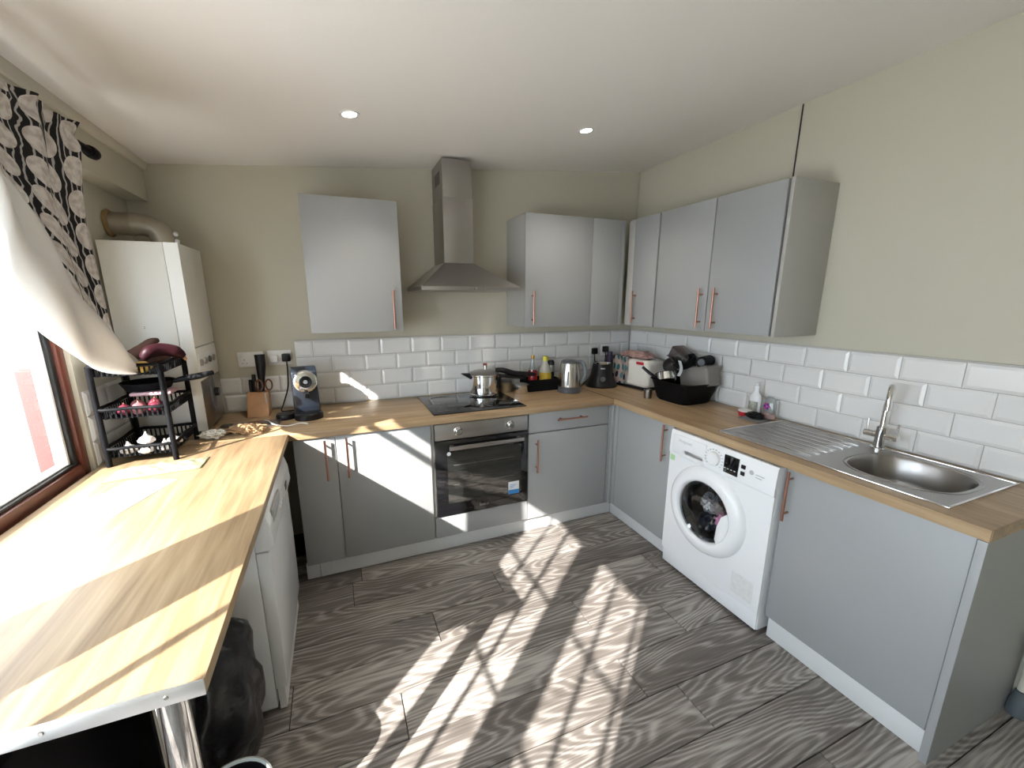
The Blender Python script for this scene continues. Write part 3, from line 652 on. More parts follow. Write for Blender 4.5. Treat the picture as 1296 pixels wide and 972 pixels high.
# ------------------------------------------------------------------ sockets and plugs
def socket(x0, x1, z0, z1, label, gangs=2):
    t = thing('wall_socket', label, 'socket', ((x0 + x1) / 2, -0.011, z0))
    yb = -0.001 if z0 > ZW + 0.25 and x0 < -2.5 else -0.0105
    build(MB().box(x0, x1, yb - 0.009, yb, z0, z1, 0.003), 'face_plate', M_whitep, t)
    for g in range(gangs):
        gx = x0 + (x1 - x0) * (g + 0.5) / gangs
        sw = build(MB().box(gx - 0.008 + 0.012 * (1 if g else -1), gx + 0.002 + 0.012 * (1 if g else -1), yb - 0.012, yb - 0.009, z1 - 0.032, z1 - 0.014, 0.001), 'rocker_switch', M_whitep, t)
        for (dx, dz, w, h) in ((0, 0.042, 0.003, 0.008), (-0.011, 0.022, 0.006, 0.003), (0.011, 0.022, 0.006, 0.003)):
            build(MB().box(gx + dx - w / 2, gx + dx + w / 2, yb - 0.0096, yb - 0.0088, z0 + dz - h / 2, z0 + dz + h / 2), 'pin_slot', M_dark, t)
    return yb - 0.009
def plug(x, y, z, m, label, cable=None, r=0.004):
    t = thing('plug', label, 'plug', (x, y, z))
    build(MB().box(x - 0.024, x + 0.024, y - 0.030, y - 0.0003, z - 0.022, z + 0.026, 0.008), 'plug_body', m, t)
    if cable: build(MB().tube([(x, y - 0.015, z - 0.018)] + cable, r, 8), 'cable', m, t)
yb = socket(-2.828, -2.694, 1.135, 1.223, 'white double wall socket with nothing plugged in, above the knife block')
yb = socket(-2.672, -2.544, 1.138, 1.226, 'white double wall socket holding a white and a black plug beside the tiles')
plug(-2.640, yb, 1.176, M_whitep, 'white plug in the double socket above the knife block')
plug(-2.572, yb, 1.180, M_black, 'black plug with cable running down to the coffee machine', [(-2.572, yb - 0.02, 1.10), (-2.58, yb - 0.03, 1.0), (-2.61, yb - 0.04, 0.91), (-2.62, -0.11, ZW + 0.006), (-2.57, -0.125, ZW + 0.006), (-2.50, -0.125, ZW + 0.006)])
yb = socket(-0.405, -0.319, 1.078, 1.164, 'white single wall socket on the tiles behind the kettle', 1)
yb = socket(-0.300, -0.120, 1.078, 1.168, 'white double wall socket on the tiles above the blender base')
plug(-0.366, yb, 1.118, M_black, 'black plug in the single socket with cable looping to the kettle', [(-0.366, yb - 0.02, 1.07), (-0.37, yb - 0.025, 1.0), (-0.40, yb - 0.04, 0.93), (-0.47, yb - 0.06, 0.885), (-0.56, -0.16, ZW + 0.005), (-0.64, -0.22, ZW + 0.005)])
plug(-0.262, yb, 1.130, M_black, 'black plug in the double socket with cable dropping behind the blender base', [(-0.262, yb - 0.02, 1.09), (-0.264, yb - 0.02, 1.03), (-0.27, yb - 0.03, 0.95), (-0.30, -0.075, ZW + 0.005)])

# ------------------------------------------------------------------ things on the back worktop
# capsule coffee machine
cx, cy = -2.468, -0.265
t = thing('coffee_machine', 'dark capsule coffee machine with round chrome front dial', 'coffee machine', (cx, cy, ZW), rz=math.radians(8), local=True)
M_navy = mat('dark navy plastic', (0.014, 0.018, 0.026), 0.28)
def local_prism(poly, a, c, bev=0.0): return MB().prism(poly, 'x', a, c, bev)
build(local_prism([(0.12, 0.0), (0.12, 0.25), (0.09, 0.28), (0.02, 0.285), (-0.02, 0.26), (-0.028, 0.06), (-0.02, 0.0)], -0.066, 0.066, 0.008), 'body', M_navy, t)
build(MB().lathe([(0.075, 0), (0.075, 0.03), (0.07, 0.036), (0, 0.036)], (0, -0.06, 0.0), 36, sq=(1, 0.9)), 'drip_tray', M_black, t)
hd = build(MB().lathe([(0.062, 0), (0.064, 0.02), (0.060, 0.034), (0.05, 0.038)] + [(0.0, 0.038)], (0, -0.018, 0.208), 40, NOY), 'front_disc', M_chrome, t)
build(MB().lathe([(0.033, 0), (0.033, 0.003), (0.022, 0.003), (0.022, 0.0)], (0, -0.0565, 0.208), 36, NOY), 'disc_ring', M_black, hd)
build(MB().lathe([(0.011, 0), (0.011, 0.004), (0, 0.004)], (0, -0.0565, 0.208), 20, NOY), 'disc_centre', M_dgrey, hd)
build(MB().box(-0.012, 0.012, -0.09, -0.03, 0.12, 0.145, 0.004), 'coffee_spout', M_black, t)
build(MB().lathe([(0.048, 0), (0.05, 0.02), (0.045, 0.03), (0, 0.03)], (-0.115, 0.0, 0.0), 30), 'milk_base', M_black, t)
# knife block
t = thing('knife_block', 'wooden knife block with black-handled knives and scissors', 'knife block', (-2.73, -0.14, ZW))
build(MB().prism([(-0.205, ZW), (-0.075, ZW), (-0.055, 1.0), (-0.12, 1.0)], 'x', -2.785, -2.675, 0.004), 'block', M_tan, t)
for (x, l, w) in ((-2.765, 0.07, 0.010), (-2.745, 0.10, 0.012)):
    build(MB().tube([(x, -0.10, 0.985), (x, -0.092, 1.0 + l * 0.6), (x, -0.087, 1.0 + l)], [w * .9, w, w * .85], 10), 'knife_handle', M_black, t)
build(MB().tube([(-2.712, -0.105, 0.985), (-2.705, -0.10, 1.07), (-2.70, -0.098, 1.15), (-2.70, -0.095, 1.215)], [0.014, 0.018, 0.026, 0.028], 12), 'cleaver_handle', M_black, t)
sc_ = build(MB().box(-2.692, -2.684, -0.16, -0.15, 0.94, 1.0), 'scissors', M_steel, t)
for dx in (-0.024, 0.024):
    build(MB().tube([(-2.688 + dx + 0.017 * math.cos(a), -0.153, 1.045 + 0.03 * math.sin(a)) for a in [k * PI / 4 for k in range(8)]], 0.0045, 8, 4, True), 'scissor_loop', mat('dark orange plastic', (0.14, 0.05, 0.02), 0.4), sc_)

# pressure cooker
px, py, pz = -1.348, -0.145, ZW + 0.006
t = thing('pressure_cooker', 'polished steel pressure cooker with long black handle on the hob', 'pressure cooker', (px, py, pz))
build(MB().lathe([(0.0, 0.0), (0.098, 0.0), (0.104, 0.006), (0.104, 0.012), (0.100, 0.016), (0.100, 0.135), (0.107, 0.140), (0.107, 0.146), (0.0, 0.146)], (px, py, pz), 48), 'pot', M_chrome, t)
ld_ = build(MB().lathe([(0.107, 0.1465), (0.107, 0.152), (0.095, 0.160), (0.06, 0.172), (0.02, 0.178), (0, 0.178)], (px, py, pz), 48), 'lid', M_steel, t)
v_ = build(MB().lathe([(0.008, 0.176), (0.008, 0.19), (0.014, 0.192), (0.014, 0.215), (0, 0.217)], (px + 0.008, py - 0.01, pz), 20), 'pressure_valve', M_chrome, ld_)
build(MB().lathe([(0.0145, 0.207), (0.0145, 0.219), (0, 0.22)], (px + 0.008, py - 0.01, pz), 20), 'valve_cap', mat('dark red plastic', (0.20, 0.03, 0.02), 0.4), v_)
build(MB().tube([(px + 0.075, py - 0.03, pz + 0.175), (px + 0.13, py - 0.045, pz + 0.168), (px + 0.21, py - 0.055, pz + 0.145), (px + 0.30, py - 0.06, pz + 0.135), (px + 0.37, py - 0.065, pz + 0.128)], [0.012, 0.019, 0.017, 0.016, 0.012], 12), 'lid_handle', M_black, t)
build(MB().tube([(px + 0.10, py - 0.03, pz + 0.13), (px + 0.15, py - 0.048, pz + 0.128), (px + 0.22, py - 0.055, pz + 0.118), (px + 0.30, py - 0.06, pz + 0.108)], [0.012, 0.013, 0.013, 0.011], 10), 'pot_handle', M_black, t)
build(MB().box(px + 0.098, px + 0.116, py - 0.045, py - 0.025, pz + 0.04, pz + 0.12, 0.004), 'handle_bracket', M_black, t)
build(MB().prism([(px - 0.10, pz + 0.115), (px - 0.155, pz + 0.15), (px - 0.158, pz + 0.158), (px - 0.10, pz + 0.155)], 'y', py - 0.022, py + 0.022, 0.003), 'side_handle', M_black, t)
# small pan, jar
t = thing('small_pan', 'small lidded steel pan beside the hob', 'pan', (-1.085, -0.19, ZW))
build(MB().lathe([(0, 0), (0.05, 0), (0.053, 0.006), (0.053, 0.058), (0.058, 0.062), (0, 0.062)], (-1.085, -0.19, ZW), 36), 'pan_body', M_chrome, t)
build(MB().lathe([(0.059, 0.0625), (0.057, 0.067), (0.03, 0.074), (0, 0.076)], (-1.085, -0.19, ZW), 36), 'lid', M_steel, t)
t = thing('spice_jar', 'squat amber jar between the pressure cooker and the small pan', 'jar', (-1.165, -0.09, ZW))
build(MB().lathe([(0, 0), (0.045, 0), (0.048, 0.01), (0.048, 0.07), (0, 0.07)], (-1.165, -0.09, ZW), 28), 'jar_body', mat('amber contents', (0.30, 0.22, 0.12), 0.3), t)
build(MB().lathe([(0.046, 0.0705), (0.046, 0.084), (0, 0.085)], (-1.165, -0.09, ZW), 28), 'lid', M_dgrey, t)
# black caddy with bottles
t = thing('caddy', 'black open tray holding sauce bottles behind the kettle', 'tray', (-0.89, -0.11, ZW))
mb = MB().box(-1.02, -0.76, -0.185, -0.03, ZW, ZW + 0.006).box(-1.02, -0.76, -0.185, -0.180, ZW + 0.006, ZW + 0.085).box(-1.02, -0.76, -0.035, -0.03, ZW + 0.006, ZW + 0.085).box(-1.02, -1.015, -0.18, -0.035, ZW + 0.006, ZW + 0.085).box(-0.765, -0.76, -0.18, -0.035, ZW + 0.006, ZW + 0.085)
build(mb, 'tray_body', M_blackm, t)
zb = ZW + 0.0065
t = thing('sauce_bottle', 'clear glass sauce bottle with red label and gold cap', 'bottle', (-0.95, -0.105, zb))
build(MB().lathe([(0, 0), (0.032, 0), (0.033, 0.1), (0.028, 0.15), (0.013, 0.19), (0.012, 0.235), (0, 0.235)], (-0.95, -0.105, zb), 28), 'glass', M_bottle, t)
build(MB().lathe([(0.0336, 0.03), (0.0336, 0.135), (0.0332, 0.135), (0.0332, 0.03), (0.0336, 0.03)], (-0.95, -0.105, zb), 28), 'label', M_red, t)
build(MB().box(-0.975, -0.969, -0.14, -0.135, zb + 0.09, zb + 0.13), 'label_panel', M_whitep, t)
build(MB().lathe([(0.0145, 0.225), (0.0145, 0.25), (0, 0.25)], (-0.95, -0.105, zb), 20), 'cap', mat('gold cap', (0.55, 0.33, 0.10), 0.35, 0.8), t)
t = thing('oil_bottle', 'cloudy plastic bottle with yellow label and yellow cap', 'bottle', (-0.845, -0.105, zb))
build(MB().lathe([(0, 0), (0.042, 0), (0.045, 0.01), (0.045, 0.12), (0.040, 0.15), (0.018, 0.19), (0.016, 0.21), (0, 0.21)], (-0.845, -0.105, zb), 28), 'bottle_body', mat('milky plastic', (0.55, 0.52, 0.44), 0.3), t)
build(MB().lathe([(0.0456, 0.03), (0.0456, 0.12), (0.0451, 0.12), (0.0451, 0.03), (0.0456, 0.03)], (-0.845, -0.105, zb), 28), 'label', mat('yellow label', (0.62, 0.42, 0.03), 0.5), t)
build(MB().lathe([(0.021, 0.205), (0.021, 0.235), (0.018, 0.238), (0, 0.238)], (-0.845, -0.105, zb), 20), 'cap', mat('yellow cap', (0.72, 0.66, 0.05), 0.4), t)
t = thing('pepper_mill', 'dark mill with steel band standing behind the kettle', 'mill', (-0.775, -0.10, zb))
build(MB().lathe([(0, 0), (0.026, 0), (0.026, 0.19), (0.02, 0.205), (0, 0.208)], (-0.7945, -0.10, zb), 24), 'mill_body', M_black, t)
build(MB().lathe([(0.0265, 0.12), (0.0265, 0.17), (0.0262, 0.17), (0.0262, 0.12), (0.0265, 0.12)], (-0.7945, -0.10, zb), 24), 'band', M_steel, t)
# kettle
kx, ky = -0.735, -0.275
t = thing('kettle', 'brushed steel electric kettle with grey handle and base', 'kettle', (kx, ky, ZW))
build(MB().lathe([(0, 0), (0.082, 0), (0.084, 0.008), (0.082, 0.022), (0.0, 0.022)], (kx, ky, ZW), 40), 'power_base', M_dgrey, t)
build(MB().lathe([(0, 0.0225), (0.080, 0.0225), (0.081, 0.045), (0, 0.045)], (kx, ky, ZW), 40), 'lower_collar', M_dgrey, t)
bd = build(MB().lathe([(0, 0.0452), (0.080, 0.0452), (0.079, 0.10), (0.072, 0.17), (0.064, 0.212), (0, 0.212)], (kx, ky, ZW), 40), 'kettle_body', mat('kettle steel', (0.55, 0.53, 0.50), 0.22, 1.0), t)
build(MB().lathe([(0.065, 0.2122), (0.064, 0.222), (0.05, 0.232), (0, 0.235)], (kx, ky, ZW), 40), 'lid', M_dgrey, t)
build(MB().tube([(kx + 0.05, ky - 0.02, ZW + 0.218), (kx + 0.085, ky - 0.03, ZW + 0.212), (kx + 0.106, ky - 0.038, ZW + 0.16), (kx + 0.100, ky - 0.036, ZW + 0.10), (kx + 0.078, ky - 0.028, ZW + 0.062)], [0.012, 0.015, 0.014, 0.014, 0.012], 12), 'handle', mat('slate handle', (0.17, 0.20, 0.22), 0.4), t)
build(MB().box(kx - 0.052, kx - 0.042, ky - 0.066, ky - 0.055, ZW + 0.06, ZW + 0.16, 0.004), 'water_gauge', mat('gauge plastic', (0.25, 0.27, 0.28), 0.2), bd)
# blender base
bx, by = -0.405, -0.20
t = thing('blender_base', 'black blender motor base with steel top ring and round knob', 'blender', (bx, by, ZW), rz=math.radians(-28), local=True)
build(MB().lathe([(0, 0), (0.118, 0), (0.122, 0.012), (0.112, 0.03), (0.085, 0.09), (0.070, 0.17), (0.068, 0.178), (0, 0.178)], n=36, sq=(1, 0.85)), 'motor_base', M_black, t)
build(MB().lathe([(0.062, 0.1782), (0.064, 0.19), (0.05, 0.194), (0, 0.194)], n=36), 'top_ring', M_chrome, t)
build(MB().lathe([(0.019, 0), (0.019, 0.016), (0.015, 0.02), (0, 0.02)], (0.0, -0.083, 0.068), 24, (0, -1, 0.25)), 'knob', M_dgrey, t)
build(MB().box(-0.016, 0.016, -0.0645, -0.060, 0.142, 0.151, 0.001), 'badge', M_mark, t)
# phone-like purple box behind the blender
one('spice_tub', MB().lathe([(0, 0), (0.028, 0), (0.028, 0.22), (0.02, 0.225), (0.02, 0.25), (0, 0.25)], (-0.262, -0.095, ZW), 20), mat('purple plastic', (0.05, 0.03, 0.07), 0.4), 'dark purple tub standing behind the blender base', 'tub', (-0.262, -0.095, ZW))

# ------------------------------------------------------------------ toaster and cloths
t = thing('toaster', 'white toaster in the corner under draped cloths', 'toaster', (-0.155, -0.33, ZW), rz=math.radians(97), local=True)
def rbox(L, D, H, r, z0): return MB().box(-L / 2, L / 2, -D / 2, D / 2, z0, z0 + H, r, 5)
build(rbox(0.33, 0.19, 0.205, 0.035, 0.018), 'body', mat('cream white plastic', (0.72, 0.70, 0.64), 0.3), t)
build(MB().box(-0.15, 0.15, -0.085, 0.085, 0.0, 0.022, 0.006), 'base', M_black, t)
build(MB().box(-0.13, 0.13, -0.035, -0.015, 0.2225, 0.2245), 'slot', M_dark, t)
build(MB().box(-0.13, 0.13, 0.015, 0.035, 0.2225, 0.2245), 'slot', M_dark, t)
# dotted towel material
m, nt, p = nodes('dotted towel'); uv = nt.nodes.new('ShaderNodeTexCoord')
vo = nt.nodes.new('ShaderNodeTexVoronoi'); vo.voronoi_dimensions = '2D'; vo.inputs['Scale'].default_value = 1.0; vo.inputs['Randomness'].default_value = 0.45
nt.links.new(mapping(nt, uv.outputs['UV'], (4.0, 4.0, 1)), vo.inputs['Vector'])
lt = math_n(nt, 'LESS_THAN', vo.outputs['Distance'], 0.36)
hs = nt.nodes.new('ShaderNodeSeparateColor'); nt.links.new(vo.outputs['Color'], hs.inputs[0])
rc = ramp(nt, [(0.0, (0.03, 0.03, 0.08)), (0.45, (0.04, 0.18, 0.20)), (0.7, (0.10, 0.30, 0.32)), (1.0, (0.06, 0.03, 0.10))]); rc.color_ramp.interpolation = 'CONSTANT'
nt.links.new(hs.outputs[0], rc.inputs[0])
mx = nt.nodes.new('ShaderNodeMix'); mx.data_type = 'RGBA'; mx.inputs[6].default_value = (0.58, 0.47, 0.42, 1)
nt.links.new(lt, mx.inputs[0]); nt.links.new(rc.outputs[0], mx.inputs[7]); nt.links.new(mx.outputs[2], p.inputs['Base Color']); p.inputs['Roughness'].default_value = 0.95
M_dots = m
def towel(u, v):      # hangs down the front and left half, local toaster axes (x along, -? outwards)
    x = 0.015 + 0.15 * u + 0.006 * math.sin(v * 9)
    if v < 0.25: return (x, 0.06 + 0.045 * (v / 0.25) + 0.004, 0.240 - 0.008 * (v / 0.25) ** 2)
    k = (v - 0.25) / 0.75
    return (x, 0.108 + 0.006 * math.sin(u * 7 + k * 3), 0.232 - 0.205 * k)
tw = thing('dotted_towel', 'tea towel with teal and navy dots hanging over the toaster', 'towel', (-0.155, -0.33, ZW), rz=math.radians(97), local=True)
build(MB().grid(lambda u, v: towel(1 - u, v), 14, 22, 0.004), 'cloth', M_dots, tw)
mb = MB()
for i, (x, y, r) in enumerate(((-0.06, 0.02, 0.05), (0.02, 0.0, 0.055), (0.085, 0.02, 0.045))):
    mb.sphere((x, y, 0.248), r, (1.4, 1.3, 0.45), 3, 0.7, seed=i + 4)
ck = thing('pink_cloth', 'crumpled pale pink cloth heaped on top of the toaster', 'cloth', (-0.155, -0.33, ZW), rz=math.radians(97), local=True)
build(mb, 'cloth', mat('pink cloth', (0.52, 0.33, 0.30), 0.95, bump=0.3, bscale=60), ck)
rc_ = thing('red_cloth', 'small red cloth end hanging off the right of the toaster', 'cloth', (-0.155, -0.33, ZW), rz=math.radians(97), local=True)
build(MB().box(-0.175, 0.0, 0, 0.006, 0, 0.05, 0.002, mtx=Matrix.Translation((-0.06, 0.10, 0.19)) @ Matrix.Scale(0.4, 4)), 'cloth', M_red, rc_)

# ------------------------------------------------------------------ drying basin and what is in it
t = thing('drying_basin', 'large black washing-up basin on the worktop against the side wall', 'basin', (-0.17, -0.80, ZW))
b = bmesh.new(); N = 40
def srect(a, hx, hy, k=5): return oval(a, hx, hy, k)
rings = []
for (hx, hy, z) in ((0.118, 0.125, 0.0), (0.126, 0.135, 0.01), (0.148, 0.175, 0.125), (0.158, 0.186, 0.135), (0.156, 0.184, 0.140), (0.144, 0.171, 0.130), (0.122, 0.131, 0.014), (0.02, 0.02, 0.012)):
    rings.append([b.verts.new((-0.178 + srect(2 * PI * i / N, hx, hy)[0], -0.80 + srect(2 * PI * i / N, hx, hy)[1], ZW + z)) for i in range(N)])
for A, D in zip(rings, rings[1:]):
    for i in range(N): b.faces.new((A[i], A[(i + 1) % N], D[(i + 1) % N], D[i]))
b.faces.new(rings[0]); b.faces.new(rings[-1]); bmesh.ops.recalc_face_normals(b, faces=b.faces)
mb = MB(); mb._merge(b); build(mb, 'basin_body', M_blackm, t)
t = thing('grey_tub', 'shallow grey plastic tub turned up in the black basin', 'tub', (-0.13, -0.87, ZW + 0.03))
RT = Matrix.Translation((-0.115, -0.865, ZW + 0.16)) @ Matrix.Rotation(math.radians(-12), 4, 'X')
mb = MB().box(-0.06, 0.06, -0.115, 0.115, -0.06, 0.075, 0.018, 4, RT); build(mb, 'tub_body', mat('warm grey plastic', (0.20, 0.185, 0.17), 0.5), t)
build(MB().box(-0.068, 0.068, -0.123, 0.123, 0.058, 0.068, 0.004, 2, RT), 'tub_lip', MT['warm grey plastic'], t)
t = thing('saucepan', 'small steel saucepan with black handle tilted in the black basin', 'saucepan', (-0.23, -0.72, ZW + 0.06))
ax = Vector((0.15, 0.35, 0.8)).normalized()
build(MB().lathe([(0, 0), (0.05, 0.0), (0.062, 0.012), (0.066, 0.06), (0.069, 0.062), (0.064, 0.06), (0.058, 0.012), (0, 0.006)], (-0.262, -0.735, ZW + 0.115), 32, ax), 'pan_body', M_chrome, t)
build(MB().tube([(-0.28, -0.66, ZW + 0.135), (-0.31, -0.615, ZW + 0.165), (-0.335, -0.575, ZW + 0.20)], [0.009, 0.011, 0.010], 10), 'pan_handle', M_black, t)
t = thing('black_pot_lid', 'round black pot lid leaning on the saucepan in the basin', 'lid', (-0.19, -0.70, ZW + 0.14))
build(MB().lathe([(0.07, 0), (0.07, 0.006), (0.045, 0.02), (0.012, 0.026), (0.012, 0.042), (0, 0.044)], (-0.165, -0.685, ZW + 0.215), 32, Vector((-0.55, -0.45, 0.62))), 'lid_body', M_black, t)
t = thing('white_spatula', 'curved white spatula blade standing among the pans in the basin', 'spatula', (-0.2, -0.79, ZW + 0.1))
def spat(u, v): return (-0.235 + 0.008 * math.cos(v * 3), -0.795 - 0.028 * math.sin(v * 2.6) + 0.026 * (u - 0.5), ZW + 0.165 + 0.105 * v)
build(MB().grid(lambda u, v: spat(1 - u, v), 4, 14, 0.004), 'blade', M_white, t)
t = thing('clear_container', 'clear smoked plastic box upside down on top of the pans', 'container', (-0.13, -0.72, ZW + 0.22))
RT = Matrix.Translation((-0.115, -0.715, ZW + 0.275)) @ Matrix.Rotation(math.radians(28), 4, 'X')
mb = MB().box(-0.055, 0.055, -0.085, 0.085, -0.042, 0.042, 0.012, 3, RT); build(mb, 'box_body', M_smoke, t)
build(MB().box(-0.058, 0.058, -0.089, 0.089, -0.045, -0.038, 0.003, 2, RT), 'box_rim', mat('smoke rim', (0.16, 0.14, 0.14), 0.3), t)
t = thing('dark_flask', 'dark round flask lying on the grey tub in the basin', 'flask', (-0.12, -0.88, ZW + 0.24))
build(MB().cyl((-0.165, -0.915, ZW + 0.268), (-0.05, -0.87, ZW + 0.268), 0.036, n=28), 'flask_body', M_blackm, t)
build(MB().lathe([(0.022, 0), (0.022, 0.006), (0.010, 0.006), (0.010, 0.002), (0, 0.002)], (-0.166, -0.9155, ZW + 0.268), 24, (-0.93, -0.36, 0)), 'flask_cap', M_dgrey, t)
t = thing('black_pan', 'black pan bowl resting between the tub and the saucepan', 'pan', (-0.16, -0.80, ZW + 0.18))
build(MB().lathe([(0, 0), (0.05, 0), (0.062, 0.02), (0.066, 0.05), (0.060, 0.05), (0.05, 0.012), (0, 0.01)], (-0.15, -0.80, ZW + 0.232), 28, Vector((-0.5, 0.2, 0.8))), 'pan_bowl', M_blackm, t)
one('steel_cup', MB().lathe([(0, 0), (0.024, 0), (0.027, 0.06), (0.027, 0.062), (0.025, 0.062), (0.022, 0.003), (0, 0.003)], (-0.352, -0.665, ZW), 26), M_steel, 'small steel cup beside the black basin', 'cup', (-0.352, -0.665, ZW))

# ------------------------------------------------------------------ beside the drainer
t = thing('soap_bottle', 'white washing-up liquid bottle with printed label beside the drainer', 'bottle', (-0.075, -1.238, ZW))
build(MB().lathe([(0, 0), (0.034, 0), (0.036, 0.01), (0.036, 0.095), (0.032, 0.118), (0.016, 0.136), (0.014, 0.16), (0, 0.16)], (-0.075, -1.238, ZW), 28, sq=(0.7, 1)), 'bottle_body', M_white, t)
build(MB().lathe([(0.015, 0.16), (0.014, 0.172), (0.008, 0.178), (0.007, 0.19), (0, 0.192)], (-0.075, -1.238, ZW), 18), 'cap', M_white, t)
lb = MB().grid(lambda u, v: (-0.075 - 0.0258 * math.cos((u - 0.5) * 1.9), -1.238 - 0.0365 * math.sin((u - 0.5) * 1.9), ZW + 0.022 + 0.062 * v), 10, 4, 0.0006)
build(lb, 'label', mat('leafy label print', (0.46, 0.46, 0.40), 0.5, var=0.85, vscale=55), t)
t = thing('hand_soap', 'clear soap bottle with pink flower print beside the white bottle', 'bottle', (-0.075, -1.325, ZW))
build(MB().lathe([(0, 0), (0.036, 0), (0.040, 0.012), (0.038, 0.08), (0.026, 0.115), (0.014, 0.128), (0, 0.13)], (-0.075, -1.328, ZW), 28, sq=(0.6, 1)), 'bottle_body', M_bottle, t)
build(MB().lathe([(0, 0.004), (0.034, 0.004), (0.037, 0.014), (0.036, 0.03), (0, 0.03)], (-0.075, -1.328, ZW), 28, sq=(0.6, 1)), 'soap_left', mat('pink soap', (0.62, 0.40, 0.38), 0.3), t)
M_flo = mat('magenta print', (0.42, 0.03, 0.26), 0.5)
for k in range(6):
    a = k * PI / 3
    build(MB().sphere((-0.1005, -1.328 + 0.011 * math.cos(a), ZW + 0.075 + 0.012 * math.sin(a)), 0.008, (0.25, 1, 1), 2), 'petal', M_flo if k % 2 else mat('purple print', (0.10, 0.03, 0.22), 0.5), t)
t = thing('sponge_dish', 'small red-rimmed dish below the white soap bottle', 'dish', (-0.135, -1.235, ZW))
build(MB().lathe([(0, 0), (0.03, 0), (0.036, 0.02), (0.036, 0.028), (0.032, 0.028), (0.028, 0.004), (0, 0.004)], (-0.138, -1.232, ZW), 28), 'dish_body', M_red, t)
build(MB().lathe([(0.0365, 0.028), (0.037, 0.034), (0, 0.035)], (-0.138, -1.232, ZW), 28), 'dish_top', M_whitep, t)
t = thing('scourer', 'black wire scourer on a folded grey cloth by the drainer', 'scourer', (-0.165, -1.315, ZW))
build(MB().sphere((-0.165, -1.312, ZW + 0.026), 0.042, (0.95, 1.05, 0.42), 4, 0.35, freq=9), 'wire_pad', mat('black wire', (0.012, 0.012, 0.014), 0.5, 0.3, bump=1.0, bscale=180), t)
one('grey_cloth', MB().box(-0.215, -0.115, -1.375, -1.25, ZW + 0.0004, ZW + 0.0075, 0.003), mat('grey cloth', (0.16, 0.16, 0.165), 0.95, bump=0.4, bscale=80), 'folded grey cloth lying under the black scourer', 'cloth', (-0.165, -1.31, ZW))

# ------------------------------------------------------------------ boiler
t = thing('boiler', 'cream wall-hung gas boiler in the corner beside the window', 'boiler', (-3.06, -0.26, 0.9))
build(MB().box(XL + 0.012, -2.969, -0.444, -0.085, 0.885, 1.776, 0.003), 'casing', M_cream, t)
fc = build(MB().box(-2.967, -2.912, -0.444, -0.085, 1.298, 1.776, 0.004), 'front_cover', M_cream, t)
cpb = build(MB().box(-2.967, -2.912, -0.444, -0.085, 1.13, 1.294, 0.004), 'control_panel', M_cream, t)
build(MB().box(-2.9125, -2.9095, -0.425, -0.125, 1.178, 1.262, 0.001), 'button_plate', M_whitep, cpb)
for k in range(4): build(MB().lathe([(0.024, 0), (0.022, 0.006), (0, 0.006)], (-2.9095, -0.39 + k * 0.075, 1.22), 22, (1, 0, 0), sq=(1, 0.72)), 'button', M_dark if k == 2 else M_steel, cpb)
lp = build(MB().box(-2.967, -2.912, -0.444, -0.085, 0.885, 1.126, 0.003), 'lower_panel', M_steel, t)
build(MB().lathe([(0.065, 0), (0.06, 0.006), (0, 0.006)], (-2.912, -0.27, 1.045), 28, (1, 0, 0), sq=(0.6, 1.6)), 'dial_plate', M_dgrey, lp)
build(MB().lathe([(0.024, 0), (0.02, 0.02), (0, 0.02)], (-2.905, -0.25, 1.045), 22, (1, 0, 0)), 'thermostat_knob', M_black, lp)
build(MB().box(-2.967, -2.9115, -0.4455, -0.4445, 0.885, 1.776), 'corner_strip', M_cream, t)
for z in (1.395, 1.402): build(MB().lathe([(0.002, 0), (0, 0.001)], (-3.09, -0.444, z), 10, NOY), 'vent_pin', M_dark, t)
t = thing('flue_pipe', 'stained metal flue elbow from the boiler top into the window wall', 'flue', (-3.03, -0.25, 1.777))
M_flue = mat('stained flue metal', (0.36, 0.32, 0.25), 0.45, 0.5, var=0.35, vscale=12)
build(MB().tube([(-3.012, -0.26, 1.777), (-3.012, -0.26, 1.80), (-3.030, -0.26, 1.845), (-3.075, -0.26, 1.868), (-3.12, -0.26, 1.870), (-3.213, -0.26, 1.870)], 0.050, 24, 8), 'elbow', M_flue, t)
build(MB().lathe([(0.054, 0), (0.054, 0.012), (0.049, 0.012)], (-3.12, -0.26, 1.870), 28, (-1, 0, 0)), 'joint_collar', M_flue, t)
build(MB().lathe([(0.058, 0), (0.062, 0.008), (0.056, 0.016), (0.049, 0.018)], (-3.214, -0.26, 1.870), 28, (1, 0, 0)), 'wall_seal', mat('foam seal', (0.30, 0.20, 0.09), 0.9, bump=0.8, bscale=50), t)
build(MB().sphere((-2.962, -0.26, 1.835), 0.012, sub=2).sphere((-2.958, -0.268, 1.800), 0.012, sub=2), 'test_plug', M_whitep, t)

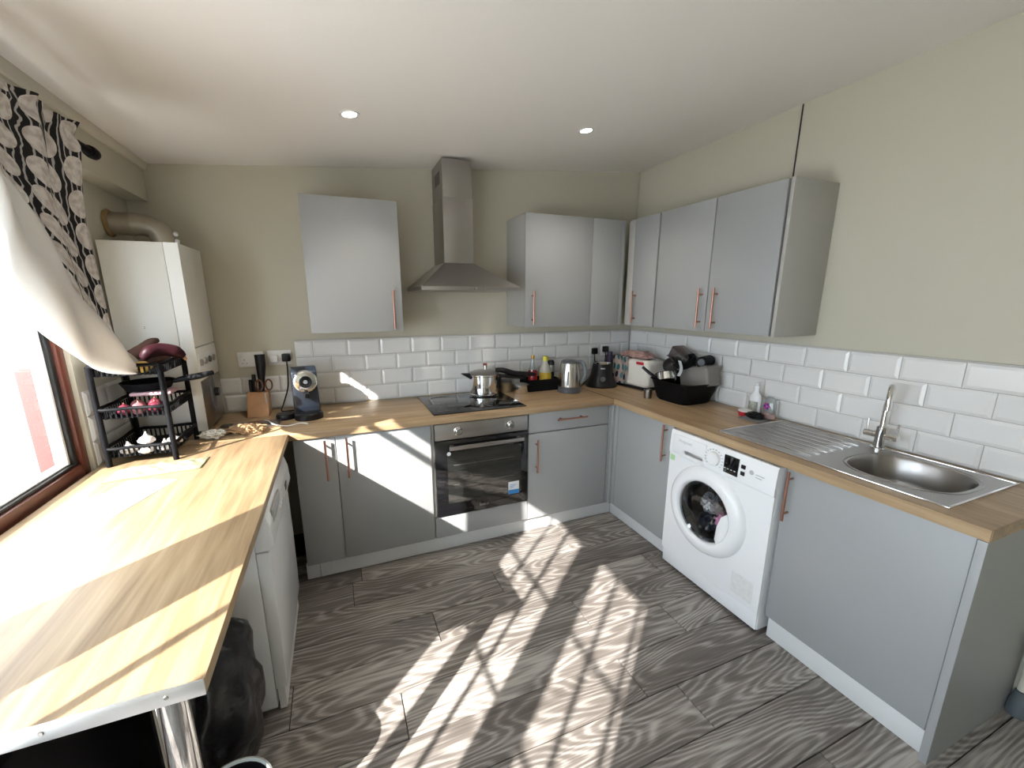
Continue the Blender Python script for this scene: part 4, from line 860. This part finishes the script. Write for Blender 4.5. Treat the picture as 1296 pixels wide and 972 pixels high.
# ------------------------------------------------------------------ vegetable rack on the breakfast top
t = thing('vegetable_rack', 'three-tier black plastic vegetable rack on the breakfast top', 'rack', (-3.06, -0.66, ZW))
RX0, RX1, RY0, RY1 = -3.165, -2.945, -0.805, -0.515
tiers = (0.045, 0.205, 0.375)
for x in (RX0, RX1):
    for y in (RY0, RY1):
        build(MB().cyl((x, y, ZW), (x, y, ZW + 0.405), 0.0105, n=14), 'post', M_blackm, t)
for z in tiers:
    zz = ZW + z
    ti = build(MB().tube([(RX0, RY0, zz + 0.03), ((RX0 + RX1) / 2, RY0, zz + 0.03), (RX1, RY0, zz + 0.03), (RX1, (RY0 + RY1) / 2, zz + 0.03), (RX1, RY1, zz + 0.03), ((RX0 + RX1) / 2, RY1, zz + 0.03), (RX0, RY1, zz + 0.03), (RX0, (RY0 + RY1) / 2, zz + 0.03)], 0.007, 8, 4, True), 'tier_rim', M_blackm, t)
    build(MB().box(RX0 + 0.012, RX1 - 0.012, RY0 + 0.012, RY1 - 0.012, zz - 0.012, zz - 0.008), 'tier_floor', M_blackm, ti)
    n = 12
    for k in range(n):
        x = RX0 + 0.018 + (RX1 - RX0 - 0.036) * k / (n - 1)
        for y in (RY0 + 0.006, RY1 - 0.006): build(MB().box(x - 0.0028, x + 0.0028, y - 0.002, y + 0.002, zz - 0.012, zz + 0.026), 'slat', M_blackm, ti)
    for k in range(14):
        y = RY0 + 0.02 + (RY1 - RY0 - 0.04) * k / 13
        for x in (RX0 + 0.006, RX1 - 0.006): build(MB().box(x - 0.002, x + 0.002, y - 0.0028, y + 0.0028, zz - 0.012, zz + 0.026), 'slat', M_blackm, ti)
zt = [ZW + z - 0.008 for z in tiers]
# vegetables
M_garl = mat('garlic skin', (0.74, 0.68, 0.64), 0.6, var=0.15, vscale=25)
def garlic(x, y, z, r, lab):
    g = thing('garlic_bulb', lab, 'garlic', (x, y, z), group='garlic on the bottom rack tier')
    mb = MB(); b = bmesh.new(); n = 24
    prof = [(0.0, 0.0), (0.6, 0.05), (0.98, 0.35), (1.0, 0.6), (0.75, 0.95), (0.35, 1.2), (0.16, 1.5), (0.1, 1.75)]
    rings = [[b.verts.new((x + r * pr * (1 + 0.07 * math.cos(7 * 2 * PI * i / n)) * math.cos(2 * PI * i / n), y + r * pr * (1 + 0.07 * math.cos(7 * 2 * PI * i / n)) * math.sin(2 * PI * i / n), z + r * h)) for i in range(n)] for pr, h in prof[1:]]
    for A, D in zip(rings, rings[1:]):
        for i in range(n): b.faces.new((A[i], A[(i + 1) % n], D[(i + 1) % n], D[i]))
    b.faces.new(rings[0]); b.faces.new(rings[-1]); bmesh.ops.recalc_face_normals(b, faces=b.faces); mb._merge(b)
    build(mb, 'bulb', M_garl, g, 1.0)
    build(MB().lathe([(0.010, 0), (0.006, -0.002), (0, -0.002)], (x, y, z + 0.003), 10), 'root_plate', M_tan, g)
for (x, y, r, dz, lab) in ((-3.11, -0.765, 0.030, 0, 'white garlic bulb at the window end of the bottom rack tier'), (-3.055, -0.74, 0.029, 0.028, 'white garlic bulb piled highest on the bottom rack tier'), (-3.045, -0.785, 0.026, 0, 'small garlic bulb at the front middle of the bottom rack tier'),
                           (-2.985, -0.77, 0.028, 0, 'garlic bulb against the front post side of the bottom rack tier'), (-2.975, -0.70, 0.030, 0, 'brownish garlic bulb at the boiler side of the bottom rack tier')):
    garlic(x, y, zt[0] + dz, r, lab)
M_meat = mat('red onion skin', (0.16, 0.022, 0.04), 0.35, var=0.3, vscale=30); M_pk = mat('pink shallot skin', (0.34, 0.13, 0.14), 0.4, var=0.3, vscale=30)
for i, (x, y, r) in enumerate(((-3.10, -0.76, 0.024), (-3.05, -0.765, 0.026), (-3.0, -0.755, 0.025), (-3.075, -0.70, 0.026), (-3.02, -0.69, 0.026))):
    g = thing('red_onion', ('small red onion nearest the window on the middle rack tier', 'red onion at the front middle of the middle rack tier', 'red onion by the front post of the middle rack tier', 'red onion behind the others on the window side of the middle tier', 'red onion behind the others on the boiler side of the middle tier')[i], 'onion', (x, y, zt[1]), group='red onions on the middle rack tier')
    build(MB().lathe([(0, 0), (r * .55, 0.08 * r), (r * .92, r * .5), (r, r * .9), (r * .92, r * 1.3), (r * .6, r * 1.7), (r * .22, r * 1.88), (r * .12, r * 1.98), (0, r * 2.0)], (x, y, zt[1]), 20), 'bulb', M_meat if i % 2 == 0 else M_pk, g, 1.0)
    build(MB().lathe([(r * .11, 0), (r * .05, r * .22), (0, r * .22)], (x, y, zt[1] + r * 1.98), 8), 'dry_tip', M_tan, g)
one('pink_packet', MB().box(-3.10, -2.955, -0.70, -0.60, zt[1] + 0.062, zt[1] + 0.078, 0.006, 3), mat('pink packet', (0.50, 0.30, 0.32), 0.4, var=0.3, vscale=15), 'flat pink packet lying across the middle rack tier', 'packet', (-3.03, -0.65, zt[1] + 0.06))
# frying pan on the middle tier, handle towards the boiler controls
t = thing('frying_pan', 'black frying pan on the middle rack tier with handle over the boiler side', 'frying pan', (-3.04, -0.62, zt[1] + 0.08))
build(MB().lathe([(0, 0), (0.075, 0), (0.092, 0.03), (0.095, 0.03), (0.078, -0.003), (0, -0.003)], (-3.055, -0.62, zt[1] + 0.085), 36), 'pan_body', M_blackm, t)
build(MB().tube([(-2.965, -0.63, zt[1] + 0.108), (-2.92, -0.635, zt[1] + 0.118), (-2.86, -0.645, zt[1] + 0.128), (-2.805, -0.65, zt[1] + 0.14)], [0.008, 0.013, 0.014, 0.010], 10), 'pan_handle', M_blackm, t)
# top tier: sweet potatoes, lemon
def veg(name, pts, rad, m, lab, cat):
    o = one(name, MB().tube(pts, rad, 14, 5), m, lab, cat, pts[len(pts) // 2]); return o
M_sp = mat('sweet potato skin', (0.075, 0.032, 0.02), 0.65, var=0.35, vscale=18); M_aub = mat('purple aubergine skin', (0.030, 0.006, 0.010), 0.45, var=0.2, vscale=10, Specular_IOR_Level=0.2)
zt2 = zt[2]
veg('sweet_potato', [(-3.12, -0.73, zt2 + 0.045), (-3.09, -0.70, zt2 + 0.055), (-3.05, -0.66, zt2 + 0.075), (-3.015, -0.63, zt2 + 0.110), (-2.995, -0.61, zt2 + 0.118)], [0.006, 0.021, 0.026, 0.018, 0.009], M_sp, 'brown sweet potato pointing upwards on the top rack tier', 'sweet potato')
veg('sweet_potato', [(-3.12, -0.575, zt2 + 0.03), (-3.08, -0.565, zt2 + 0.032), (-3.02, -0.555, zt2 + 0.032), (-2.98, -0.55, zt2 + 0.03)], [0.008, 0.028, 0.026, 0.008], M_sp, 'brown sweet potato lying flat behind the others on the top rack tier', 'sweet potato')
au = thing('aubergine', 'long purple aubergine arching over the rack edge', 'aubergine', (-2.98, -0.66, zt2))
build(MB().tube([(-3.025, -0.71, zt2 + 0.05), (-3.005, -0.70, zt2 + 0.075), (-2.975, -0.67, zt2 + 0.082), (-2.93, -0.65, zt2 + 0.070), (-2.905, -0.64, zt2 + 0.045)], [0.014, 0.026, 0.028, 0.026, 0.012], 16, 6), 'fruit', M_aub, au)
build(MB().cyl((-2.907, -0.641, zt2 + 0.048), (-2.899, -0.638, zt2 + 0.030), 0.009, 0.005, 12), 'stalk', M_tan, au)
le = thing('lemon', 'yellow lemon at the front of the top rack tier', 'lemon', (-3.01, -0.775, zt2))
build(MB().lathe([(0.003, -0.030), (0.009, -0.026), (0.022, -0.012), (0.024, 0.0), (0.022, 0.012), (0.009, 0.026), (0.004, 0.031), (0, 0.031)], (-3.01, -0.772, zt2 + 0.0245), 20, (1, 0.3, 0)), 'fruit', mat('lemon peel', (0.68, 0.46, 0.10), 0.45, bump=0.3, bscale=200), le, 1.2)
build(MB().sphere((-2.980, -0.763, zt2 + 0.0245), 0.004, sub=1), 'stem_tip', M_tan, le)

# ------------------------------------------------------------------ things lying on the breakfast top
m, nt, p = nodes('printed leaflet'); tc = nt.nodes.new('ShaderNodeTexCoord'); n = nt.nodes.new('ShaderNodeTexNoise'); n.inputs['Scale'].default_value = 14; n.inputs['Detail'].default_value = 3
nt.links.new(tc.outputs['Object'], n.inputs['Vector']); r = ramp(nt, [(0.45, (0.74, 0.75, 0.77)), (0.56, (0.50, 0.58, 0.70)), (0.66, (0.25, 0.35, 0.55))]); nt.links.new(n.outputs['Fac'], r.inputs[0]); nt.links.new(r.outputs[0], p.inputs['Base Color'])
one('leaflet', MB().prism([(-3.125, -1.262), (-2.965, -1.318), (-2.875, -1.055), (-3.035, -1.0)], 'z', ZW + 0.0004, ZW + 0.0016), m, 'white printed leaflet with blue marks lying on the breakfast top by the window', 'leaflet', (-3.0, -1.16, ZW))
def crumple(u, v):
    from mathutils import noise
    x = -3.12 + 0.30 * u; y = -0.99 + 0.13 * v + 0.03 * u
    e = min(u, 1 - u, v, 1 - v)
    return (x, y, ZW + 0.002 + min(1, e * 5) * 0.012 * (1 + noise.noise(Vector((u * 9, v * 6, 2)))))
one('plastic_wrap', MB().grid(crumple, 40, 18, 0.0012), mat('pale green wrap', (0.60, 0.62, 0.42), 0.35, var=0.25, vscale=12), 'crumpled pale green plastic wrap in front of the vegetable rack', 'wrapper', (-2.98, -0.92, ZW), sharp=1.5)
t = thing('paper_bag', 'crumpled brown paper bag at the back corner of the breakfast top', 'paper bag', (-2.74, -0.50, ZW))
build(MB().sphere((-2.745, -0.50, ZW + 0.022), 0.05, (1.5, 0.85, 0.42), 4, 0.6, freq=4), 'bag_body', mat('brown paper', (0.40, 0.25, 0.13), 0.8, var=0.4, vscale=14), t, 1.0)
build(MB().sphere((-2.68, -0.52, ZW + 0.016), 0.026, (1.0, 1.2, 0.5), 3, 0.7, freq=4), 'bag_neck', MT['brown paper'], t, 1.0)
one('steel_tray', MB().box(-2.88, -2.60, -0.44, -0.32, ZW + 0.0004, ZW + 0.012, 0.004), M_steel, 'flat steel tray in front of the knife block', 'tray', (-2.74, -0.38, ZW))
one('white_cable', MB().tube([(-2.70, -0.30, ZW + 0.004), (-2.66, -0.36, ZW + 0.017), (-2.62, -0.45, ZW + 0.016), (-2.56, -0.46, ZW + 0.004), (-2.50, -0.43, ZW + 0.004), (-2.46, -0.46, ZW + 0.004)], 0.003, 8), M_whitep, 'thin white cable trailing over the worktop corner by the coffee machine', 'cable', (-2.58, -0.4, ZW))
one('tissue', MB().sphere((-2.875, -0.535, ZW + 0.02), 0.045, (1.0, 0.8, 0.42), 4, 0.6, seed=5, freq=4), mat('white tissue', (0.72, 0.70, 0.64), 0.8), 'crumpled white tissue beside the brown paper bag', 'tissue', (-2.875, -0.535, ZW), sharp=1.0)

# ------------------------------------------------------------------ dishwasher
t = thing('dishwasher', 'white freestanding dishwasher under the breakfast top', 'dishwasher', (-2.82, -1.05, 0))
build(MB().box(-3.12, -2.60, -1.352, -0.745, 0.02, 0.828, 0.004), 'body', M_white, t)
dd = build(MB().prism([(-2.599, 0.10), (-2.560, 0.10), (-2.556, 0.40), (-2.558, 0.665), (-2.599, 0.665)], 'y', -1.350, -0.747, 0.004), 'door', M_white, t)
cp = build(MB().prism([(-2.599, 0.670), (-2.556, 0.670), (-2.540, 0.690), (-2.545, 0.76), (-2.562, 0.826), (-2.599, 0.826)], 'y', -1.350, -0.747, 0.003), 'control_panel', M_white, t)
build(MB().box(-2.5438, -2.5405, -0.93, -0.88, 0.705, 0.735), 'display', M_black, cp)
for k in range(4): build(MB().box(-2.5438, -2.540, -1.02 - k * 0.035, -1.0 - k * 0.035, 0.712, 0.724, 0.001), 'button', M_whitep, cp)
build(MB().box(-2.548, -2.542, -1.28, -1.10, 0.74, 0.79, 0.002), 'grip_recess', M_mark, cp)
build(MB().box(-2.595, -2.572, -1.34, -0.757, 0.0, 0.095), 'kick_plate', M_whitep, t)

# black bag, bin and a made-up dark box under the breakfast top
one('black_bag', MB().sphere((-2.72, -1.525, 0.29), 0.29, (0.42, 0.50, 1.0), 4, 0.22, seed=3, freq=2.5), mat('black bin bag', (0.008, 0.008, 0.009), 0.3, bump=0.6, bscale=25), 'black plastic bag leaning on the side of the dishwasher', 'bag', (-2.72, -1.525, 0.0), sharp=1.2)
t = thing('waste_bin', 'small round black bin with white rim on the floor behind the chrome leg', 'bin', (-2.628, -1.86, 0))
build(MB().lathe([(0, 0), (0.075, 0), (0.098, 0.235), (0.094, 0.235), (0.072, 0.006), (0, 0.006)], (-2.640, -1.805, 0.0), 36), 'bin_body', M_black, t)
build(MB().lathe([(0.098, 0.2355), (0.101, 0.243), (0.095, 0.246), (0.093, 0.2355), (0.098, 0.2355)], (-2.640, -1.805, 0.0), 36), 'bin_rim', mat('pale rim', (0.55, 0.58, 0.55), 0.4), t)
one('shade_filler_box', MB().box(-3.19, -2.90, -2.05, -1.40, 0.0, 0.70, 0.012), M_blackm, 'tall black filler box put in for the shade under the breakfast top by the window wall', 'filler box', (-3.0, -1.72, 0))  # invented black box filling in the darkness below the worktop
t = thing('waste_pipe', 'pale pipe with grey foot on the wall beyond the end panel', 'pipe', (-0.03, -2.40, 0))
build(MB().cyl((-0.032, -2.402, 0.10), (-0.032, -2.402, 0.36), 0.012, n=14), 'pipe', M_trim, t)
build(MB().lathe([(0, 0), (0.03, 0), (0.03, 0.05), (0.02, 0.10), (0, 0.10)], (-0.034, -2.408, 0.0), 20), 'pipe_foot', mat('slate rubber', (0.10, 0.12, 0.13), 0.6), t)

# ------------------------------------------------------------------ curtain
t = thing('curtain_rail', 'dark curtain rail with round end stop above the window', 'curtain rail', (-3.06, -1.4, 2.05))
build(MB().cyl((-3.055, -2.25, 2.05), (-3.055, -0.735, 2.05), 0.0135, n=18), 'pole', M_blackm, t)
build(MB().lathe([(0.0145, 0), (0.020, 0.004), (0.022, 0.022), (0.020, 0.045), (0.012, 0.055), (0, 0.056)], (-3.055, -0.742, 2.05), 24, (0, 1, 0)), 'end_stop', M_blackm, t)
build(MB().box(-3.123, -3.117, -0.80, -0.76, 2.03, 2.07).cyl((-3.118, -0.78, 2.05), (-3.06, -0.78, 2.05), 0.008, n=12), 'bracket', M_blackm, t)
# print of the curtain: black bands with pale discs between light sketchy bands
m, nt, p = nodes('printed curtain'); uv = nt.nodes.new('ShaderNodeTexCoord'); sp = nt.nodes.new('ShaderNodeSeparateXYZ'); nt.links.new(uv.outputs['UV'], sp.inputs[0])
U = math_n(nt, 'MULTIPLY', sp.outputs[0], 7.0); V = math_n(nt, 'MULTIPLY', sp.outputs[1], 7.5)
col = math_n(nt, 'FLOOR', U)
fu = math_n(nt, 'SUBTRACT', math_n(nt, 'FRACT', U), 0.5)
fv = math_n(nt, 'SUBTRACT', math_n(nt, 'FRACT', math_n(nt, 'ADD', V, math_n(nt, 'MULTIPLY', col, 0.5))), 0.5)
dist = math_n(nt, 'SQRT', math_n(nt, 'ADD', math_n(nt, 'POWER', fu, 2.0), math_n(nt, 'POWER', fv, 2.0)))
disc = math_n(nt, 'LESS_THAN', dist, 0.43)
wv = nt.nodes.new('ShaderNodeTexWave'); wv.inputs['Scale'].default_value = 5.0; wv.inputs['Distortion'].default_value = 6.0; wv.inputs['Detail'].default_value = 2
nt.links.new(mapping(nt, uv.outputs['UV'], (2.0, 2.4, 1)), wv.inputs['Vector'])
bgc = ramp(nt, [(0.80, (0.008, 0.008, 0.010)), (0.92, (0.45, 0.44, 0.43))]); nt.links.new(wv.outputs['Fac'], bgc.inputs[0])
no = nt.nodes.new('ShaderNodeTexNoise'); no.inputs['Scale'].default_value = 30; nt.links.new(uv.outputs['UV'], no.inputs['Vector'])
dc = ramp(nt, [(0.35, (0.48, 0.43, 0.40)), (0.6, (0.72, 0.69, 0.66))]); nt.links.new(no.outputs['Fac'], dc.inputs[0])
m1 = nt.nodes.new('ShaderNodeMix'); m1.data_type = 'RGBA'; nt.links.new(disc, m1.inputs[0]); nt.links.new(bgc.outputs[0], m1.inputs[6]); nt.links.new(dc.outputs[0], m1.inputs[7])
# light bands in the inner part of the curtain
sk_ = nt.nodes.new('ShaderNodeTexVoronoi'); sk_.feature = 'DISTANCE_TO_EDGE'; sk_.inputs['Scale'].default_value = 11; nt.links.new(uv.outputs['UV'], sk_.inputs['Vector'])
lc = ramp(nt, [(0.01, (0.16, 0.13, 0.14)), (0.05, (0.70, 0.66, 0.60))]); nt.links.new(sk_.outputs[0], lc.inputs[0])
band = math_n(nt, 'GREATER_THAN', math_n(nt, 'SINE', math_n(nt, 'MULTIPLY', sp.outputs[0], 12.0)), 0.1)
inner = math_n(nt, 'MULTIPLY', band, math_n(nt, 'GREATER_THAN', sp.outputs[0], 0.24))
m2 = nt.nodes.new('ShaderNodeMix'); m2.data_type = 'RGBA'; nt.links.new(inner, m2.inputs[0]); nt.links.new(m1.outputs[2], m2.inputs[6]); nt.links.new(lc.outputs[0], m2.inputs[7])
nt.links.new(m2.outputs[2], p.inputs['Base Color']); p.inputs['Roughness'].default_value = 0.9
M_curt = m
M_lin = mat('white curtain lining', (0.72, 0.71, 0.69), 0.9, bump=0.1, bscale=30)
def curtain(name_label, flip, group):
    """flip maps y of the far curtain; pole side, gathered towards (yk, zk)"""
    t = thing('curtain', name_label, 'curtain', (-3.06, flip(-1.2), 1.3), group=group)
    def face(u, v):
        # u: 0 = outer hem, 1 = inner hem; v: 0 = pole, 1 = bottom of the pattern
        y0 = -0.905 - 0.62 * u
        bot = (-0.85 - 0.10 * u, 1.33 + 0.02 * u) if u < 0.15 else (-0.865 - 0.72 * (u - 0.15) / 0.85, 1.333 + 0.66 * (u - 0.15) / 0.85)
        y = y0 + (bot[0] - y0) * v ** 1.1; z = 2.085 + (bot[1] - 2.085) * v
        pl = 0.020 * math.sin(u * 21 + 0.6) * (1 - 0.5 * v) + 0.010 * math.sin(u * 55) * max(0, 1 - 4 * v)
        nip = math.exp(-((z - 2.05) / 0.02) ** 2)
        x = -3.022 - 0.035 * min(1, v * 2.5) + pl * (1 - 0.75 * nip)
        return (x, flip(y), z)
    def face_uvfix(mb):
        return mb
    build(MB().grid(face, 110, 44), 'printed_face', M_curt, t, 3.0)
    def lin(u, v):
        # u along the swag from the knot up to the pole, v round the fold
        k = u
        y = -0.745 - 0.80 * k - 0.05 * math.sin(PI * min(1, k * 1.4)); z = 1.292 + 0.74 * k ** 0.98 + 0.0 * k
        w = 0.028 + 0.15 * math.sin(PI * min(1, k * 1.15 + 0.05)) ** 0.8
        a = v * PI * 1.15 - 0.35
        n_ = Vector((0, 0.64, 0.77))
        off = math.cos(a) * w * 0.50
        bulge = 0.020 + 0.050 * math.sin(a) * (0.5 + 0.8 * math.sin(PI * k)) + 0.010 * math.sin(k * 18 + v * 9)
        wob = 0.022 * math.sin(v * 15 + k * 5) * math.sin(PI * min(1, v + 0.1))
        return (-3.062 + max(0.0, bulge) + wob * 0.4, flip(y + n_.y * (off - w * 0.72)), z + n_.z * (off - w * 0.72))
    build(MB().grid(lin, 40, 34), 'lining_swag', M_lin, t, 3.0)
    return t
curtain('black and white disc-print curtain swept aside showing its white lining', lambda y: y, None)
